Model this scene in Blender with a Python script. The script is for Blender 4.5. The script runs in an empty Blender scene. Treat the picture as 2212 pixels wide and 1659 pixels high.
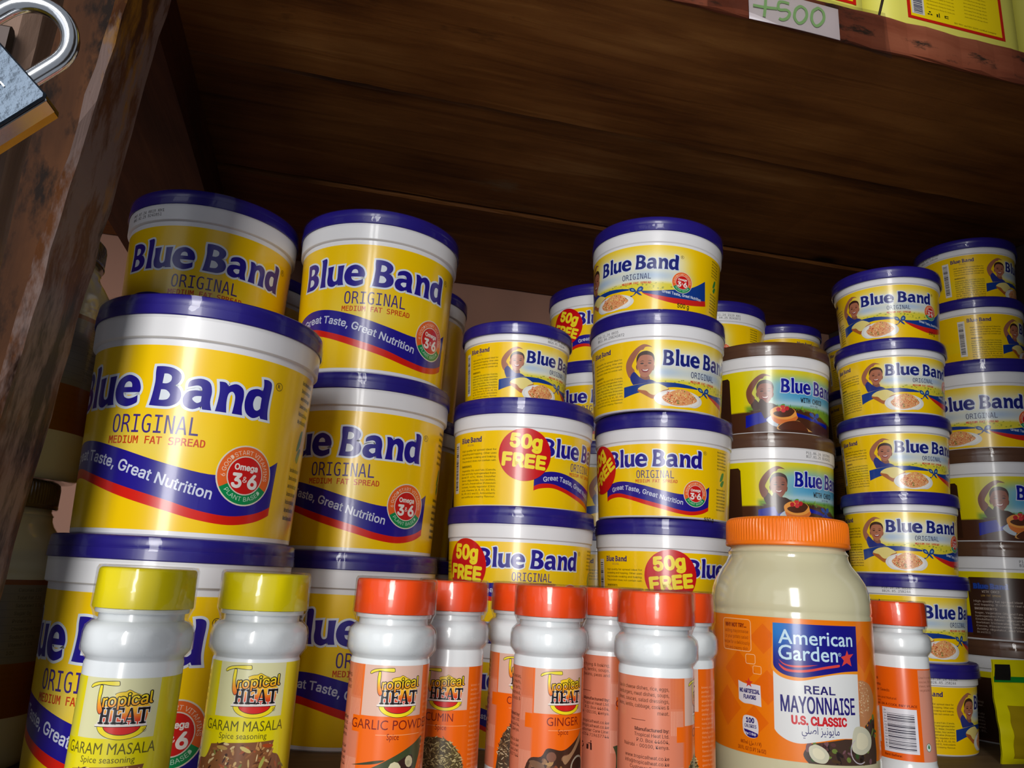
import bpy, math, random
from mathutils import Vector, Matrix
from mathutils.geometry import tessellate_polygon
R = math.radians
sc = bpy.context.scene
COL = sc.collection

# ------------------------------------------------------------------ camera
F_PX = 1629.65
PITCH, ROLL, YAW, CAM_Z = R(14.3005), R(2.8578), R(13.5), 0.1275
fw = Vector((math.sin(YAW)*math.cos(PITCH), math.cos(YAW)*math.cos(PITCH), math.sin(PITCH)))
r0 = Vector((math.cos(YAW), -math.sin(YAW), 0)); u0v = r0.cross(fw)
rt = r0*math.cos(ROLL) + u0v*math.sin(ROLL)
up = -r0*math.sin(ROLL) + u0v*math.cos(ROLL)
cam = bpy.data.objects.new('camera', bpy.data.cameras.new('camera'))
COL.objects.link(cam)
cam.data.sensor_fit = 'HORIZONTAL'; cam.data.sensor_width = 36.0
cam.data.lens = 36.0*F_PX/2212.0
cam.data.clip_start = 0.01
m = Matrix((rt, up, -fw)).transposed().to_4x4(); m.translation = (0, 0, CAM_Z)
cam.matrix_world = m
sc.camera = cam

# ------------------------------------------------------------------ light
sc.view_settings.view_transform = 'Standard'
sc.view_settings.look = 'None'
sc.view_settings.gamma = 1.0
sc.view_settings.use_curve_mapping = False
sc.view_settings.exposure = 0.0
w = bpy.data.worlds.new('world'); sc.world = w; w.use_nodes = True
bg = w.node_tree.nodes['Background']
bg.inputs[0].default_value = (0.85, 0.90, 1.0, 1); bg.inputs[1].default_value = 0.33

def area(name, loc, target, sx, sy, power, col):
    l = bpy.data.lights.new(name, 'AREA'); l.shape = 'RECTANGLE'; l.size = sx; l.size_y = sy
    l.energy = power; l.color = col
    o = bpy.data.objects.new(name, l); COL.objects.link(o)
    o.location = loc
    o.rotation_euler = (Vector(target)-Vector(loc)).to_track_quat('-Z', 'Y').to_euler()
    return o
# daylight coming in through the open shop front behind and to the left of the camera
area('daylight_opening', (-0.52, -1.30, 0.55), (0.15, 0.55, 0.15), 0.38, 1.3, 31, (1.0, 0.985, 0.955))
area('daylight_fill_lamp', (-1.5, -1.2, 0.6), (0.1, 0.6, 0.15), 0.9, 1.1, 3.5, (0.96, 0.97, 1.0))  # added fill lamp that softens the dark sides, no known source there

# ------------------------------------------------------------------ helpers
def lin(c):
    return tuple(((v/255.0)/12.92 if v/255.0 <= .04045 else (((v/255.0)+.055)/1.055)**2.4) for v in c[:3])
def link(o, parent=None):
    COL.objects.link(o)
    if parent is not None: o.parent = parent
    return o
def tag(o, label=None, cat=None, group=None, kind=None):
    if label: o['label'] = label
    if cat: o['category'] = cat
    if group: o['group'] = group
    if kind: o['kind'] = kind
    return o
def empty(name, loc=(0, 0, 0), rz=0.0):
    o = bpy.data.objects.new(name, None); o.empty_display_size = .02
    o.location = loc; o.rotation_euler = (0, 0, rz)
    return link(o)
def mesh_obj(name, verts, faces, mat, parent=None, smooth=False, autos=None):
    me = bpy.data.meshes.new(name); me.from_pydata([tuple(v) for v in verts], [], faces); me.update()
    if smooth: me.shade_smooth()
    if mat: me.materials.append(mat)
    o = bpy.data.objects.new(name, me); link(o, parent)
    if autos is not None:
        me.set_sharp_from_angle(angle=R(autos))
    return o
def copy_tree(o, parent=None):
    c = o.copy(); COL.objects.link(c)
    if parent is not None: c.parent = parent
    for ch in o.children: copy_tree(ch, c)
    return c

def lathe(profile, seg=96, rfun=None):
    """profile: list of (r,z); angle 0 faces -Y"""
    vs, fs, rings = [], [], []
    for (r, z) in profile:
        if r < 1e-6:
            rings.append([len(vs)]); vs.append((0, 0, z)); continue
        ring = []
        for i in range(seg):
            a = 2*math.pi*i/seg
            rr = r*(rfun(a, z) if rfun else 1)
            ring.append(len(vs)); vs.append((rr*math.sin(a), -rr*math.cos(a), z))
        rings.append(ring)
    for A, B in zip(rings, rings[1:]):
        for i in range(seg):
            j = (i+1) % seg
            if len(A) == 1 and len(B) == 1: continue
            if len(A) == 1: fs.append((A[0], B[j], B[i]))
            elif len(B) == 1: fs.append((A[i], A[j], B[0]))
            else: fs.append((A[i], A[j], B[j], B[i]))
    return vs, fs
def box_mesh(x0, x1, y0, y1, z0, z1, bev=0.0, jag=0.0, seed=0, nx=1):
    rnd = random.Random(seed)
    vs, fs = [], []
    xs = [x0+(x1-x0)*i/nx for i in range(nx+1)]
    b = bev
    prof = [(y0+b, z0), (y1-b, z0), (y1, z0+b), (y1, z1-b), (y1-b, z1), (y0+b, z1), (y0, z1-b), (y0, z0+b)]
    n = 8
    for i, x in enumerate(xs):
        for (y, z) in prof:
            vs.append((x, y+rnd.uniform(-jag, jag), z+rnd.uniform(-jag, jag)*.5))
    for i in range(nx):
        for k in range(n):
            k2 = (k+1) % n
            fs.append((i*n+k, (i+1)*n+k, (i+1)*n+k2, i*n+k2))
    fs.append(tuple(range(n))); fs.append(tuple(nx*n+k for k in range(n-1, -1, -1)))
    return vs, fs

# ------------------------------------------------------------------ materials
def newmat(name):
    m = bpy.data.materials.new(name); m.use_nodes = True
    nt = m.node_tree; b = nt.nodes['Principled BSDF']
    return m, nt, b
def plain(name, col, rough=.35, metal=0, coat=0, sss=0, noise=0.0, nscale=60, bump=0.0):
    m, nt, b = newmat(name)
    c = lin(col)
    b.inputs['Base Color'].default_value = (*c, 1)
    b.inputs['Roughness'].default_value = rough
    b.inputs['Metallic'].default_value = metal
    b.inputs['Coat Weight'].default_value = coat
    b.inputs['Coat Roughness'].default_value = .08
    tc = nt.nodes.new('ShaderNodeTexCoord')
    nz = nt.nodes.new('ShaderNodeTexNoise'); nz.inputs['Scale'].default_value = nscale; nz.inputs['Detail'].default_value = 4
    nt.links.new(tc.outputs['Object'], nz.inputs['Vector'])
    if noise > 0:
        mx = nt.nodes.new('ShaderNodeMix'); mx.data_type = 'RGBA'
        mx.inputs[6].default_value = (*[v*(1-noise) for v in c], 1)
        mx.inputs[7].default_value = (*[min(1, v*(1+noise*.4)) for v in c], 1)
        nt.links.new(nz.outputs['Fac'], mx.inputs[0]); nt.links.new(mx.outputs[2], b.inputs['Base Color'])
    mr = nt.nodes.new('ShaderNodeMapRange'); mr.inputs['To Min'].default_value = max(0.02, rough*.75); mr.inputs['To Max'].default_value = rough*1.3
    nt.links.new(nz.outputs['Fac'], mr.inputs['Value']); nt.links.new(mr.outputs['Result'], b.inputs['Roughness'])
    if bump > 0:
        bp = nt.nodes.new('ShaderNodeBump'); bp.inputs['Strength'].default_value = bump; bp.inputs['Distance'].default_value = .002
        nt.links.new(nz.outputs['Fac'], bp.inputs['Height']); nt.links.new(bp.outputs['Normal'], b.inputs['Normal'])
    return m
def ramp(nt, stops):
    r = nt.nodes.new('ShaderNodeValToRGB'); e = r.color_ramp.elements
    while len(e) > 1: e.remove(e[-1])
    e[0].position = stops[0][0]; e[0].color = (*lin(stops[0][1]), 1)
    for p, c in stops[1:]:
        x = e.new(p); x.color = (*lin(c), 1)
    return r
def wood(name, stops, axis='X', scale=1.0, rough=.6, patches=None, seed=0.0, knots=True):
    """grain running along an object axis; optional worn paint patches [(colour, threshold, scale)]"""
    m, nt, b = newmat(name); N = nt.nodes; L = nt.links
    tc = N.new('ShaderNodeTexCoord'); mp = N.new('ShaderNodeMapping')
    s = {'X': (3, 46, 46), 'Y': (46, 3, 46), 'Z': (46, 46, 3)}[axis]
    mp.inputs['Scale'].default_value = tuple(v*scale for v in s); mp.inputs['Location'].default_value = (seed, seed*1.7, seed*.6)
    L.new(tc.outputs['Object'], mp.inputs['Vector'])
    n1 = N.new('ShaderNodeTexNoise'); n1.inputs['Scale'].default_value = 1.3; n1.inputs['Detail'].default_value = 8; n1.inputs['Roughness'].default_value = .62; n1.inputs['Distortion'].default_value = .9
    L.new(mp.outputs[0], n1.inputs['Vector'])
    n2 = N.new('ShaderNodeTexNoise'); n2.inputs['Scale'].default_value = 5.5; n2.inputs['Detail'].default_value = 5
    mp2 = N.new('ShaderNodeMapping'); s2 = {'X': (1, 2.4, 2.4), 'Y': (2.4, 1, 2.4), 'Z': (2.4, 2.4, 1)}[axis]; mp2.inputs['Scale'].default_value = s2
    mp2.inputs['Location'].default_value = (seed*2, seed, seed)
    L.new(tc.outputs['Object'], mp2.inputs['Vector']); L.new(mp2.outputs[0], n2.inputs['Vector'])
    ad = N.new('ShaderNodeMath'); ad.operation = 'MULTIPLY_ADD'; ad.inputs[1].default_value = .55
    mu = N.new('ShaderNodeMath'); mu.operation = 'MULTIPLY'; mu.inputs[1].default_value = .45
    L.new(n1.outputs['Fac'], mu.inputs[0]); L.new(n2.outputs['Fac'], ad.inputs[0]); L.new(mu.outputs[0], ad.inputs[2])
    fac = ad.outputs[0]
    cr = ramp(nt, stops); L.new(fac, cr.inputs[0]); col = cr.outputs[0]
    if knots:
        vo = N.new('ShaderNodeTexVoronoi'); vo.inputs['Scale'].default_value = 3.2; vo.inputs['Randomness'].default_value = 1
        mp3 = N.new('ShaderNodeMapping'); s3 = {'X': (.8, 1.6, 1.6), 'Y': (1.6, .8, 1.6), 'Z': (1.6, 1.6, .8)}[axis]; mp3.inputs['Scale'].default_value = s3
        mp3.inputs['Location'].default_value = (seed+3.3, seed+.4, 0)
        L.new(tc.outputs['Object'], mp3.inputs['Vector']); L.new(mp3.outputs[0], vo.inputs['Vector'])
        kr = N.new('ShaderNodeMapRange'); kr.inputs['From Min'].default_value = .03; kr.inputs['From Max'].default_value = .075
        L.new(vo.outputs['Distance'], kr.inputs['Value'])
        mk = N.new('ShaderNodeMix'); mk.data_type = 'RGBA'; mk.inputs[6].default_value = (*lin((26, 12, 6)), 1)
        L.new(kr.outputs['Result'], mk.inputs[0]); L.new(col, mk.inputs[7]); col = mk.outputs[2]
    for i, (pc, th, ps) in enumerate(patches or []):
        n3 = N.new('ShaderNodeTexNoise'); n3.inputs['Scale'].default_value = ps; n3.inputs['Detail'].default_value = 7; n3.inputs['Roughness'].default_value = .7
        mp4 = N.new('ShaderNodeMapping'); mp4.inputs['Location'].default_value = (i*7.1+seed, i*3.3, i*5.7)
        mp4.inputs['Scale'].default_value = {'X': (.35, 1, 1), 'Y': (1, .35, 1), 'Z': (1, 1, .35)}[axis]
        L.new(tc.outputs['Object'], mp4.inputs['Vector']); L.new(mp4.outputs[0], n3.inputs['Vector'])
        mr = N.new('ShaderNodeMapRange'); mr.inputs['From Min'].default_value = th; mr.inputs['From Max'].default_value = th+.06
        L.new(n3.outputs['Fac'], mr.inputs['Value'])
        mk = N.new('ShaderNodeMix'); mk.data_type = 'RGBA'; mk.inputs[7].default_value = (*lin(pc), 1)
        L.new(mr.outputs['Result'], mk.inputs[0]); L.new(col, mk.inputs[6]); col = mk.outputs[2]
    L.new(col, b.inputs['Base Color'])
    b.inputs['Roughness'].default_value = rough; b.inputs['Specular IOR Level'].default_value = .22
    bp = N.new('ShaderNodeBump'); bp.inputs['Strength'].default_value = .5; bp.inputs['Distance'].default_value = .0012
    L.new(n1.outputs['Fac'], bp.inputs['Height']); L.new(bp.outputs['Normal'], b.inputs['Normal'])
    return m
def film_mat(name, gloss=.5, tint=(1, 1, 1), rough=.06, lo=.012):
    m = bpy.data.materials.new(name); m.use_nodes = True; nt = m.node_tree; N = nt.nodes; L = nt.links
    for n in list(N):
        if n.type != 'OUTPUT_MATERIAL': N.remove(n)
    out = [n for n in N if n.type == 'OUTPUT_MATERIAL'][0]
    tr = N.new('ShaderNodeBsdfTransparent'); tr.inputs[0].default_value = (*tint, 1)
    gl = N.new('ShaderNodeBsdfGlossy'); gl.inputs['Roughness'].default_value = rough
    lw = N.new('ShaderNodeLayerWeight'); lw.inputs[0].default_value = .35
    mm = N.new('ShaderNodeMapRange'); mm.inputs['To Min'].default_value = lo; mm.inputs['To Max'].default_value = gloss
    L.new(lw.outputs['Fresnel'], mm.inputs['Value'])
    mx = N.new('ShaderNodeMixShader'); L.new(mm.outputs['Result'], mx.inputs[0]); L.new(tr.outputs[0], mx.inputs[1]); L.new(gl.outputs[0], mx.inputs[2])
    tc = N.new('ShaderNodeTexCoord'); nz = N.new('ShaderNodeTexNoise'); nz.inputs['Scale'].default_value = 90; nz.inputs['Detail'].default_value = 2
    L.new(tc.outputs['Object'], nz.inputs['Vector'])
    bp = N.new('ShaderNodeBump'); bp.inputs['Strength'].default_value = .55; bp.inputs['Distance'].default_value = .001
    L.new(nz.outputs['Fac'], bp.inputs['Height']); L.new(bp.outputs[0], gl.inputs['Normal'])
    L.new(mx.outputs[0], out.inputs['Surface'])
    return m
def print_mat(name, rough, coat):
    m, nt, b = newmat(name)
    at = nt.nodes.new('ShaderNodeVertexColor'); at.layer_name = 'ink'
    nt.links.new(at.outputs['Color'], b.inputs['Base Color'])
    b.inputs['Roughness'].default_value = rough; b.inputs['Coat Weight'].default_value = coat; b.inputs['Coat Roughness'].default_value = .12
    return m
M = dict(
    white=plain('white_plastic', (232, 232, 235), .32, coat=.25),
    spicewhite=plain('white_bottle_plastic', (228, 232, 234), .25, coat=.4),
    blue=plain('blue_lid_plastic', (38, 28, 128), .34, coat=.25, noise=.12, nscale=30),
    brownlid=plain('brown_lid_plastic', (92, 62, 46), .32, coat=.3),
    yellowcap=plain('yellow_cap_plastic', (232, 214, 0), .35, coat=.2),
    orangecap=plain('orange_cap_plastic', (238, 78, 20), .33, coat=.3),
    mayocap=plain('orange_ribbed_cap_plastic', (250, 122, 12), .4, coat=.1),
    mayo=plain('cream_mayonnaise', (208, 202, 166), .16, coat=.6),
    paper=plain('white_paper', (225, 216, 222), .7),
    marker=plain('green_marker_ink', (150, 200, 130), .7),
    jerry=plain('pale_yellow_plastic', (222, 216, 96), .42, noise=.05, nscale=12),
    brown=plain('dark_nail_steel', (40, 26, 20), .5, metal=.6, noise=.4, nscale=300),
    film=film_mat('clear_shrink_film', .42), lidfilm=film_mat('clear_lid_seal_film', .16),
    tape=film_mat('clear_tape_film', .85, (.80, .78, .77), .16, .09),
    label=print_mat('printed_label', .3, .35),
    mayo_shaded=plain('shade_toned_mayo_jar', (92, 74, 44), .2, coat=.5), shadecap=plain('shade_toned_orange_cap', (138, 66, 22), .4),  # shade on the left jars painted in: darkened jar and cap colours
    dark=plain('dark_plastic', (14, 13, 12), .4),
)
# ------------------------------------------------------------------ printed label artwork
FONTS = {}
_txt = {}
def tess_text(s, bold=0.0, res=3, mono=False):
    key = (s, bold, res, mono)
    if key in _txt: return _txt[key]
    if bold > 0: return tess_text(s, 0.0, res, mono)
    cu = bpy.data.curves.new('t', 'FONT'); cu.body = s; cu.size = 1; cu.resolution_u = res; cu.offset = 0; cu.fill_mode = 'FRONT'
    if mono and FONTS.get('mono'): cu.font = FONTS['mono']
    if mono == 'sans' and FONTS.get('sans'): cu.font = FONTS['sans']
    if mono == 'ar' and FONTS.get('ar'): cu.font = FONTS['ar']
    ob = bpy.data.objects.new('t', cu)
    me = ob.to_mesh()
    vs = [(v.co.x, v.co.y) for v in me.vertices]; fs = [tuple(p.vertices) for p in me.polygons]
    ob.to_mesh_clear(); bpy.data.objects.remove(ob); bpy.data.curves.remove(cu)
    _txt[key] = (vs, fs)
    return vs, fs
def _load_fonts():
    d = bpy.utils.system_resource('DATAFILES', path='fonts')
    for k, fn in (('mono', 'DejaVuSansMono.woff2'), ('sans', 'Inter.woff2'), ('ar', 'NotoSansArabic-VariableFont_wdth,wght.woff2')):
        try: FONTS[k] = bpy.data.fonts.load(d+'/'+fn)
        except Exception: pass
_load_fonts()
def cap_h(mono):
    vs, _ = tess_text('H', 0, 3, mono); return max(v[1] for v in vs)
def smooth_poly(pts, n=5):
    """pts (x,y,corner) closed; Catmull-Rom through the smooth points"""
    out = []; N = len(pts)
    for i in range(N):
        p0, p1, p2, p3 = pts[i-1], pts[i], pts[(i+1) % N], pts[(i+2) % N]
        c1 = len(p1) > 2 and p1[2]; c2 = len(p2) > 2 and p2[2]
        m1 = (0.0, 0.0) if c1 else ((p2[0]-p0[0])/2, (p2[1]-p0[1])/2)
        m2 = (0.0, 0.0) if c2 else ((p3[0]-p1[0])/2, (p3[1]-p1[1])/2)
        if c1 and c2:
            out.append((p1[0], p1[1])); continue
        if c1: m1 = ((p2[0]-p1[0])*.9-m2[0]*.4, (p2[1]-p1[1])*.9-m2[1]*.4)
        if c2: m2 = ((p2[0]-p1[0])*.9-m1[0]*.4, (p2[1]-p1[1])*.9-m1[1]*.4)
        L1 = math.hypot(p2[0]-p1[0], p2[1]-p1[1])
        for mm in (0, 1):
            v = (m1, m2)[mm]; l = math.hypot(*v)
            if l > 1.6*L1 and l > 0:
                v = (v[0]*1.6*L1/l, v[1]*1.6*L1/l)
                if mm: m2 = v
                else: m1 = v
        for k in range(n):
            t = k/n; h00 = 2*t**3-3*t*t+1; h10 = t**3-2*t*t+t; h01 = -2*t**3+3*t*t; h11 = t**3-t*t
            out.append((h00*p1[0]+h10*m1[0]+h01*p2[0]+h11*m2[0], h00*p1[1]+h10*m1[1]+h01*p2[1]+h11*m2[1]))
    return out
def tess(loops):
    flat = [p for l in loops for p in l]
    tr = tessellate_polygon([[Vector((p[0], p[1], 0)) for p in l] for l in loops])
    return flat, [tuple(t) for t in tr]
def offset_loop(loop, w, closed=True):
    """mitred offset to the left of the direction of travel"""
    o = []; n = len(loop)
    for i in range(n):
        p = loop[i]; a = loop[i-1] if (closed or i > 0) else None; b = loop[(i+1) % n] if (closed or i < n-1) else None
        ns = []
        for q0, q1 in ((a, p), (p, b)):
            if q0 is None or q1 is None: continue
            dx, dy = q1[0]-q0[0], q1[1]-q0[1]; l = math.hypot(dx, dy)
            if l > 1e-9: ns.append((-dy/l, dx/l))
        if not ns: o.append(p); continue
        nx, ny = sum(v[0] for v in ns)/len(ns), sum(v[1] for v in ns)/len(ns); l2 = nx*nx+ny*ny
        k = w/max(l2, .35) if l2 > 1e-6 else 0
        o.append((p[0]+nx*k, p[1]+ny*k))
    return o
def dedupe(loop):
    o = [loop[0]]
    for p in loop[1:]:
        if math.hypot(p[0]-o[-1][0], p[1]-o[-1][1]) > 1e-6: o.append(p)
    return o
def band(A, B, closed):
    n = len(A); return A+B, [(i, (i+1) % n, n+(i+1) % n, n+i) for i in range(n if closed else n-1)]
def strip(loop, w, closed=True):
    loop = dedupe(loop); return band(offset_loop(loop, w, closed), offset_loop(loop, -w, closed), closed)
def area2(l): return sum(l[i][0]*l[(i+1) % len(l)][1]-l[(i+1) % len(l)][0]*l[i][1] for i in range(len(l)))
def ell(cx, cy, rx, ry, n=28, rot=0, a0=0, a1=360):
    o = []
    for i in range(n):
        t = R(a0+(a1-a0)*i/(n if a1-a0 == 360 else n-1))
        x, y = rx*math.cos(t), ry*math.sin(t)
        o.append((cx+x*math.cos(rot)-y*math.sin(rot), cy+x*math.sin(rot)+y*math.cos(rot)))
    return o
def clip1(poly, axis, v, keep_hi):
    out = []; n = len(poly)
    for i in range(n):
        a, b = poly[i], poly[(i+1) % n]
        ia = (a[axis] >= v) if keep_hi else (a[axis] <= v)
        ib = (b[axis] >= v) if keep_hi else (b[axis] <= v)
        if ia: out.append(a)
        if ia != ib:
            t = (v-a[axis])/(b[axis]-a[axis])
            p = [a[0]+t*(b[0]-a[0]), a[1]+t*(b[1]-a[1])]; p[axis] = v
            out.append(tuple(p))
    return out
def slabs(poly, axis, step):
    lo = min(p[axis] for p in poly); hi = max(p[axis] for p in poly)
    i0 = math.floor(lo/step+1e-7); i1 = math.ceil(hi/step-1e-7)
    if i1-i0 <= 1: yield poly; return
    rest = poly
    for i in range(i0, i1):
        v = (i+1)*step
        if i < i1-1:
            p = clip1(rest, axis, v, False); rest = clip1(rest, axis, v, True)
        else: p = rest
        if len(p) >= 3: yield p
        if len(rest) < 3: return

class Print:
    """artwork laid on a surface of revolution. x in millimetres round the body (k mm per degree), z in millimetres"""
    def __init__(s, rfun, k, colw=3.75, step=.028):
        s.rfun, s.k, s.colw, s.step = rfun, k, colw, step
        s.v, s.f, s.c, s.nr = [], [], [], []
    def add(s, vs, fs, col, lev, zs=None):
        cw = s.colw*s.k
        cl = lin(col) if not callable(col) else None
        for f in fs:
            poly = [vs[i] for i in f]
            for p in slabs(poly, 0, cw):
                for q in (slabs(p, 1, zs) if zs else (p,)):
                    idx = []
                    for (x, z) in q:
                        U = x/s.k; i = math.floor(U/s.colw+1e-9); t = U/s.colw-i
                        r = s.rfun(z)+lev*s.step*.001+.00005
                        a0, a1 = R(i*s.colw), R((i+1)*s.colw)
                        px = r*((1-t)*math.sin(a0)+t*math.sin(a1)); py = -r*((1-t)*math.cos(a0)+t*math.cos(a1))
                        idx.append(len(s.v)); s.v.append((px, py, z*.001))
                        a = R(U); s.nr.append((math.sin(a), -math.cos(a), 0.0))
                        s.c.append(cl if cl else lin(col(x, z)))
                    # wind outward: x to the right, z up, seen from outside
                    A = 0
                    for j in range(len(q)):
                        x1, z1 = q[j]; x2, z2 = q[(j+1) % len(q)]; A += x1*z2-x2*z1
                    if abs(A) < 1e-7: continue
                    s.f.append(tuple(idx) if A > 0 else tuple(reversed(idx)))
    def poly(s, pts, col, lev=1, sm=True, zs=None, n=5):
        l = smooth_poly(pts, n) if sm else [(p[0], p[1]) for p in pts]
        s.add(*tess([l]), col, lev, zs); return l
    def rect(s, x0, x1, z0, z1, col, lev=1, zs=None):
        s.add([(x0, z0), (x1, z0), (x1, z1), (x0, z1)], [(0, 1, 2, 3)], col, lev, zs)
    def line(s, pts, w, col, lev=1, closed=False):
        s.add(*strip(pts, w/2, closed), col, lev)
    def ring(s, cx, cy, r0, r1, col, lev=1, a0=0, a1=360, sx=1.0, n=36):
        o = ell(cx, cy, r1*sx, r1, n, 0, a0, a1); i_ = ell(cx, cy, r0*sx, r0, n, 0, a0, a1)
        vs = o+i_; m_ = n if a1-a0 == 360 else n-1
        s.add(vs, [(k, (k+1) % n, n+(k+1) % n, n+k) for k in range(m_)], col, lev)
    def text(s, t, x, z, w=None, h=3.0, col=(0, 0, 0), lev=3, bold=0.0, mono=False, res=3, warp=None, align='l', rot=0.0, xs=1.0):
        vs, fs = tess_text(t, bold, res, mono)
        if not vs: return
        if bold > 0:   # heavier weight: the same letters printed again slightly shifted
            e = bold*h/cap_h(mono); xs0 = [v[0] for v in vs]
            if not w: w = (max(xs0)-min(xs0))*h/cap_h(mono)*xs
            nn = 2 if res <= 1 else (4 if bold < .03 else 8)
            for i in range(nn):
                t_ = 2*math.pi*(i+(.5 if nn == 4 else 0))/nn; ex, ez = e*math.cos(t_), e*math.sin(t_)
                if warp: s.text(t, x, z, w, h, col, lev+.06*i, 0, mono, res, lambda a, b, ex=ex, ez=ez: warp(a+ex, b+ez), align, rot, xs)
                else: s.text(t, x+ex, z+ez, w, h, col, lev+.06*i, 0, mono, res, None, align, rot, xs)
            if nn == 8: s.text(t, x, z, w, h, col, lev+.5, 0, mono, res, warp, align, rot, xs)
            return
        sc_ = h/cap_h(mono); x0 = min(v[0] for v in vs); x1 = max(v[0] for v in vs)
        sx = (w/(x1-x0)) if w else sc_*xs
        W = (x1-x0)*sx; off = {'l': 0, 'c': -W/2, 'r': -W}[align]
        P_ = []
        for (a, b) in vs:
            X, Y = (a-x0)*sx+off, b*sc_
            if warp: P_.append(warp(X, Y)); continue
            if rot: X, Y = X*math.cos(rot)-Y*math.sin(rot), X*math.sin(rot)+Y*math.cos(rot)
            P_.append((x+X, z+Y))
        s.add(P_, fs, col, lev)
    def arctext(s, t, cx, cz, r, h, a_mid, span, col, lev, inside=False, bold=.01, sx=1.0):
        vs, fs = tess_text(t, 0, 2, 'sans'); k = h/cap_h('sans'); x0 = min(v[0] for v in vs); x1 = max(v[0] for v in vs)
        P_ = []
        for (a, b) in vs:
            q = (a-x0)/(x1-x0)-.5; b *= k
            if inside: ang = R(a_mid+q*span); rr = r-b
            else: ang = R(a_mid-q*span); rr = r+b
            P_.append((cx+rr*math.cos(ang)*sx, cz+rr*math.sin(ang)))
        s.add(P_, fs, col, lev)
    def para(s, lines, x, z, w, lh, h, col, lev=2, just=True, align='l'):
        for i, ln in enumerate(lines):
            s.text(ln, x, z-i*lh, (w if (just and len(ln) > 26) else None), h, col, lev, bold=.012, mono='sans', res=1, align=align, xs=.8)
    def build(s, name, parent):
        me = bpy.data.meshes.new(name); me.from_pydata(s.v, [], s.f); me.update()
        at = me.color_attributes.new('ink', 'FLOAT_COLOR', 'POINT')
        buf = []
        for c in s.c: buf += [c[0], c[1], c[2], 1.0]
        at.data.foreach_set('color', buf)
        me.materials.append(M['label']); me.shade_smooth()
        me.normals_split_custom_set_from_vertices(s.nr)
        o = bpy.data.objects.new(name, me); return link(o, parent)

GLY = {
 'B': ([[(1.4,23,1),(6,23.2),(11,22.4),(14.8,20),(15.8,16.8),(14.6,13.8),(12.6,12.4,1),(15.4,10.8),(17,7),(15.8,2.8),(11.5,.2),(6,-.1),(0,.2,1),(1,6),(1.7,14),(1.3,19.5)]],
       [[(6.2,18.9,1),(8.4,18.9),(10.4,17.6),(10.4,15),(8.6,13.4),(5.9,13.3,1)],[(5.6,9.6,1),(8.6,9.4),(10.9,7),(10,4.4),(7.6,3.6),(5.2,3.6,1)]], 17),
 'l': ([[(.6,24.2,1),(3.4,24.9),(5.6,24.9),(6.5,22.8),(6.2,14),(6,6),(6.8,0,1),(.6,0,1),(1.3,6),(1.5,14),(1.4,21)]], [], 7),
 'u': ([[(0,16.8,1),(5.8,17.4,1),(5.3,12),(5.2,7.4),(6.2,4.6),(8,4),(9.6,5.2),(9.9,9),(9.8,17.2,1),(15.4,17.6,1),(14.8,12),(14.8,5),(15.8,.4,1),(10.8,.2,1),(10.2,1.8,1),(6,-.6),(1.5,1),(0,5.5),(.5,11)]], [], 15.8),
 'e': ([[(16.6,7.5,1),(6,7.5,1),(7,5),(10,3.9),(13.6,4.7),(15.7,6,1),(16,2.6),(15.6,1.4,1),(12,-.2),(8,-.6),(2.4,1.8),(-.2,8),(2.2,15),(8.5,17.9),(14.6,15.4),(17,10.6)]],
       [[(6,10.6,1),(6.8,13),(8.8,14),(10.8,13),(11.4,10.6,1)]], 17),
 'a': ([[(1.9,12,1),(2.6,15.8),(8,17.8),(13,16.2),(14.8,11),(14.6,5),(15.9,0,1),(11,0,1),(10.3,1.8,1),(6,-.4),(1.5,1),(0,5),(1.8,9.2),(6,10.7),(9.6,10.5,1),(9,12.8),(7,13.6),(4.2,12.9)]],
       [[(5,5.4),(6.4,7.2),(9.7,7.6,1),(9.7,4.6,1),(7.6,3.4)]], 16),
 'n': ([[(0,17.6,1),(3.4,17.6),(5.2,15.6,1),(9.5,17.7),(13.6,15.6),(14.7,11),(14.4,5),(15.3,0,1),(9.2,0,1),(9.8,6),(9.6,10.6),(7.8,12.8),(5.8,11),(5.4,6),(6.1,0,1),(-.2,0,1),(.6,6),(.8,12)]], [], 15.2),
 'd': ([[(9.8,24,1),(13.6,24),(15.9,21.6),(15.5,12),(15.5,5),(16.4,0,1),(11.2,0,1),(10.4,1.6,1),(6,-.5),(1.6,2),(0,8),(1.6,14.8),(6.5,17.4),(10.1,16.6,1),(10.5,20)]],
       [[(5.2,8.5),(6.2,12.4),(8.4,13.2),(10.1,12.4,1),(10.1,6,1),(8.2,4.4),(6.2,5.2)]], 16.3)}
LOGO = (('B', -66), ('l', -47.5), ('u', -39.5), ('e', -23.4), ('B', 0), ('a', 18), ('n', 36), ('d', 51.6))
def logo(P, x, z, sx, sz, col, lev=4, outline=1.3, oc=(222, 230, 240), R_=True, n=4):
    for g, ox in LOGO:
        outer, holes, _ = GLY[g]
        ls = [[(x+(px+ox)*sx, z+py*sz) for px, py in smooth_poly(l, n)] for l in outer]
        hs = [[(x+(px+ox)*sx, z+py*sz) for px, py in smooth_poly(l, n)] for l in holes]
        if outline:
            l0 = dedupe(ls[0]); sg = -1 if area2(l0) > 0 else 1; le = lev-1+.25*(LOGO.index((g, ox)) % 3)
            P.add(*band(l0, offset_loop(l0, sg*outline), True), oc, le); P.add(*tess([l0]), oc, le-.12)
        P.add(*tess([ls[0]]+hs), col, lev)
    if R_:
        cx, cz, r = x+73*sx, z+22*sz, 2.6*sz
        P.ring(cx, cz, r*.86, r, (60, 45, 40), lev, n=20)
        P.text('R', cx, cz-r*.5, r*.8, r*1.05, (60, 45, 40), lev, align='c', res=2)
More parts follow.
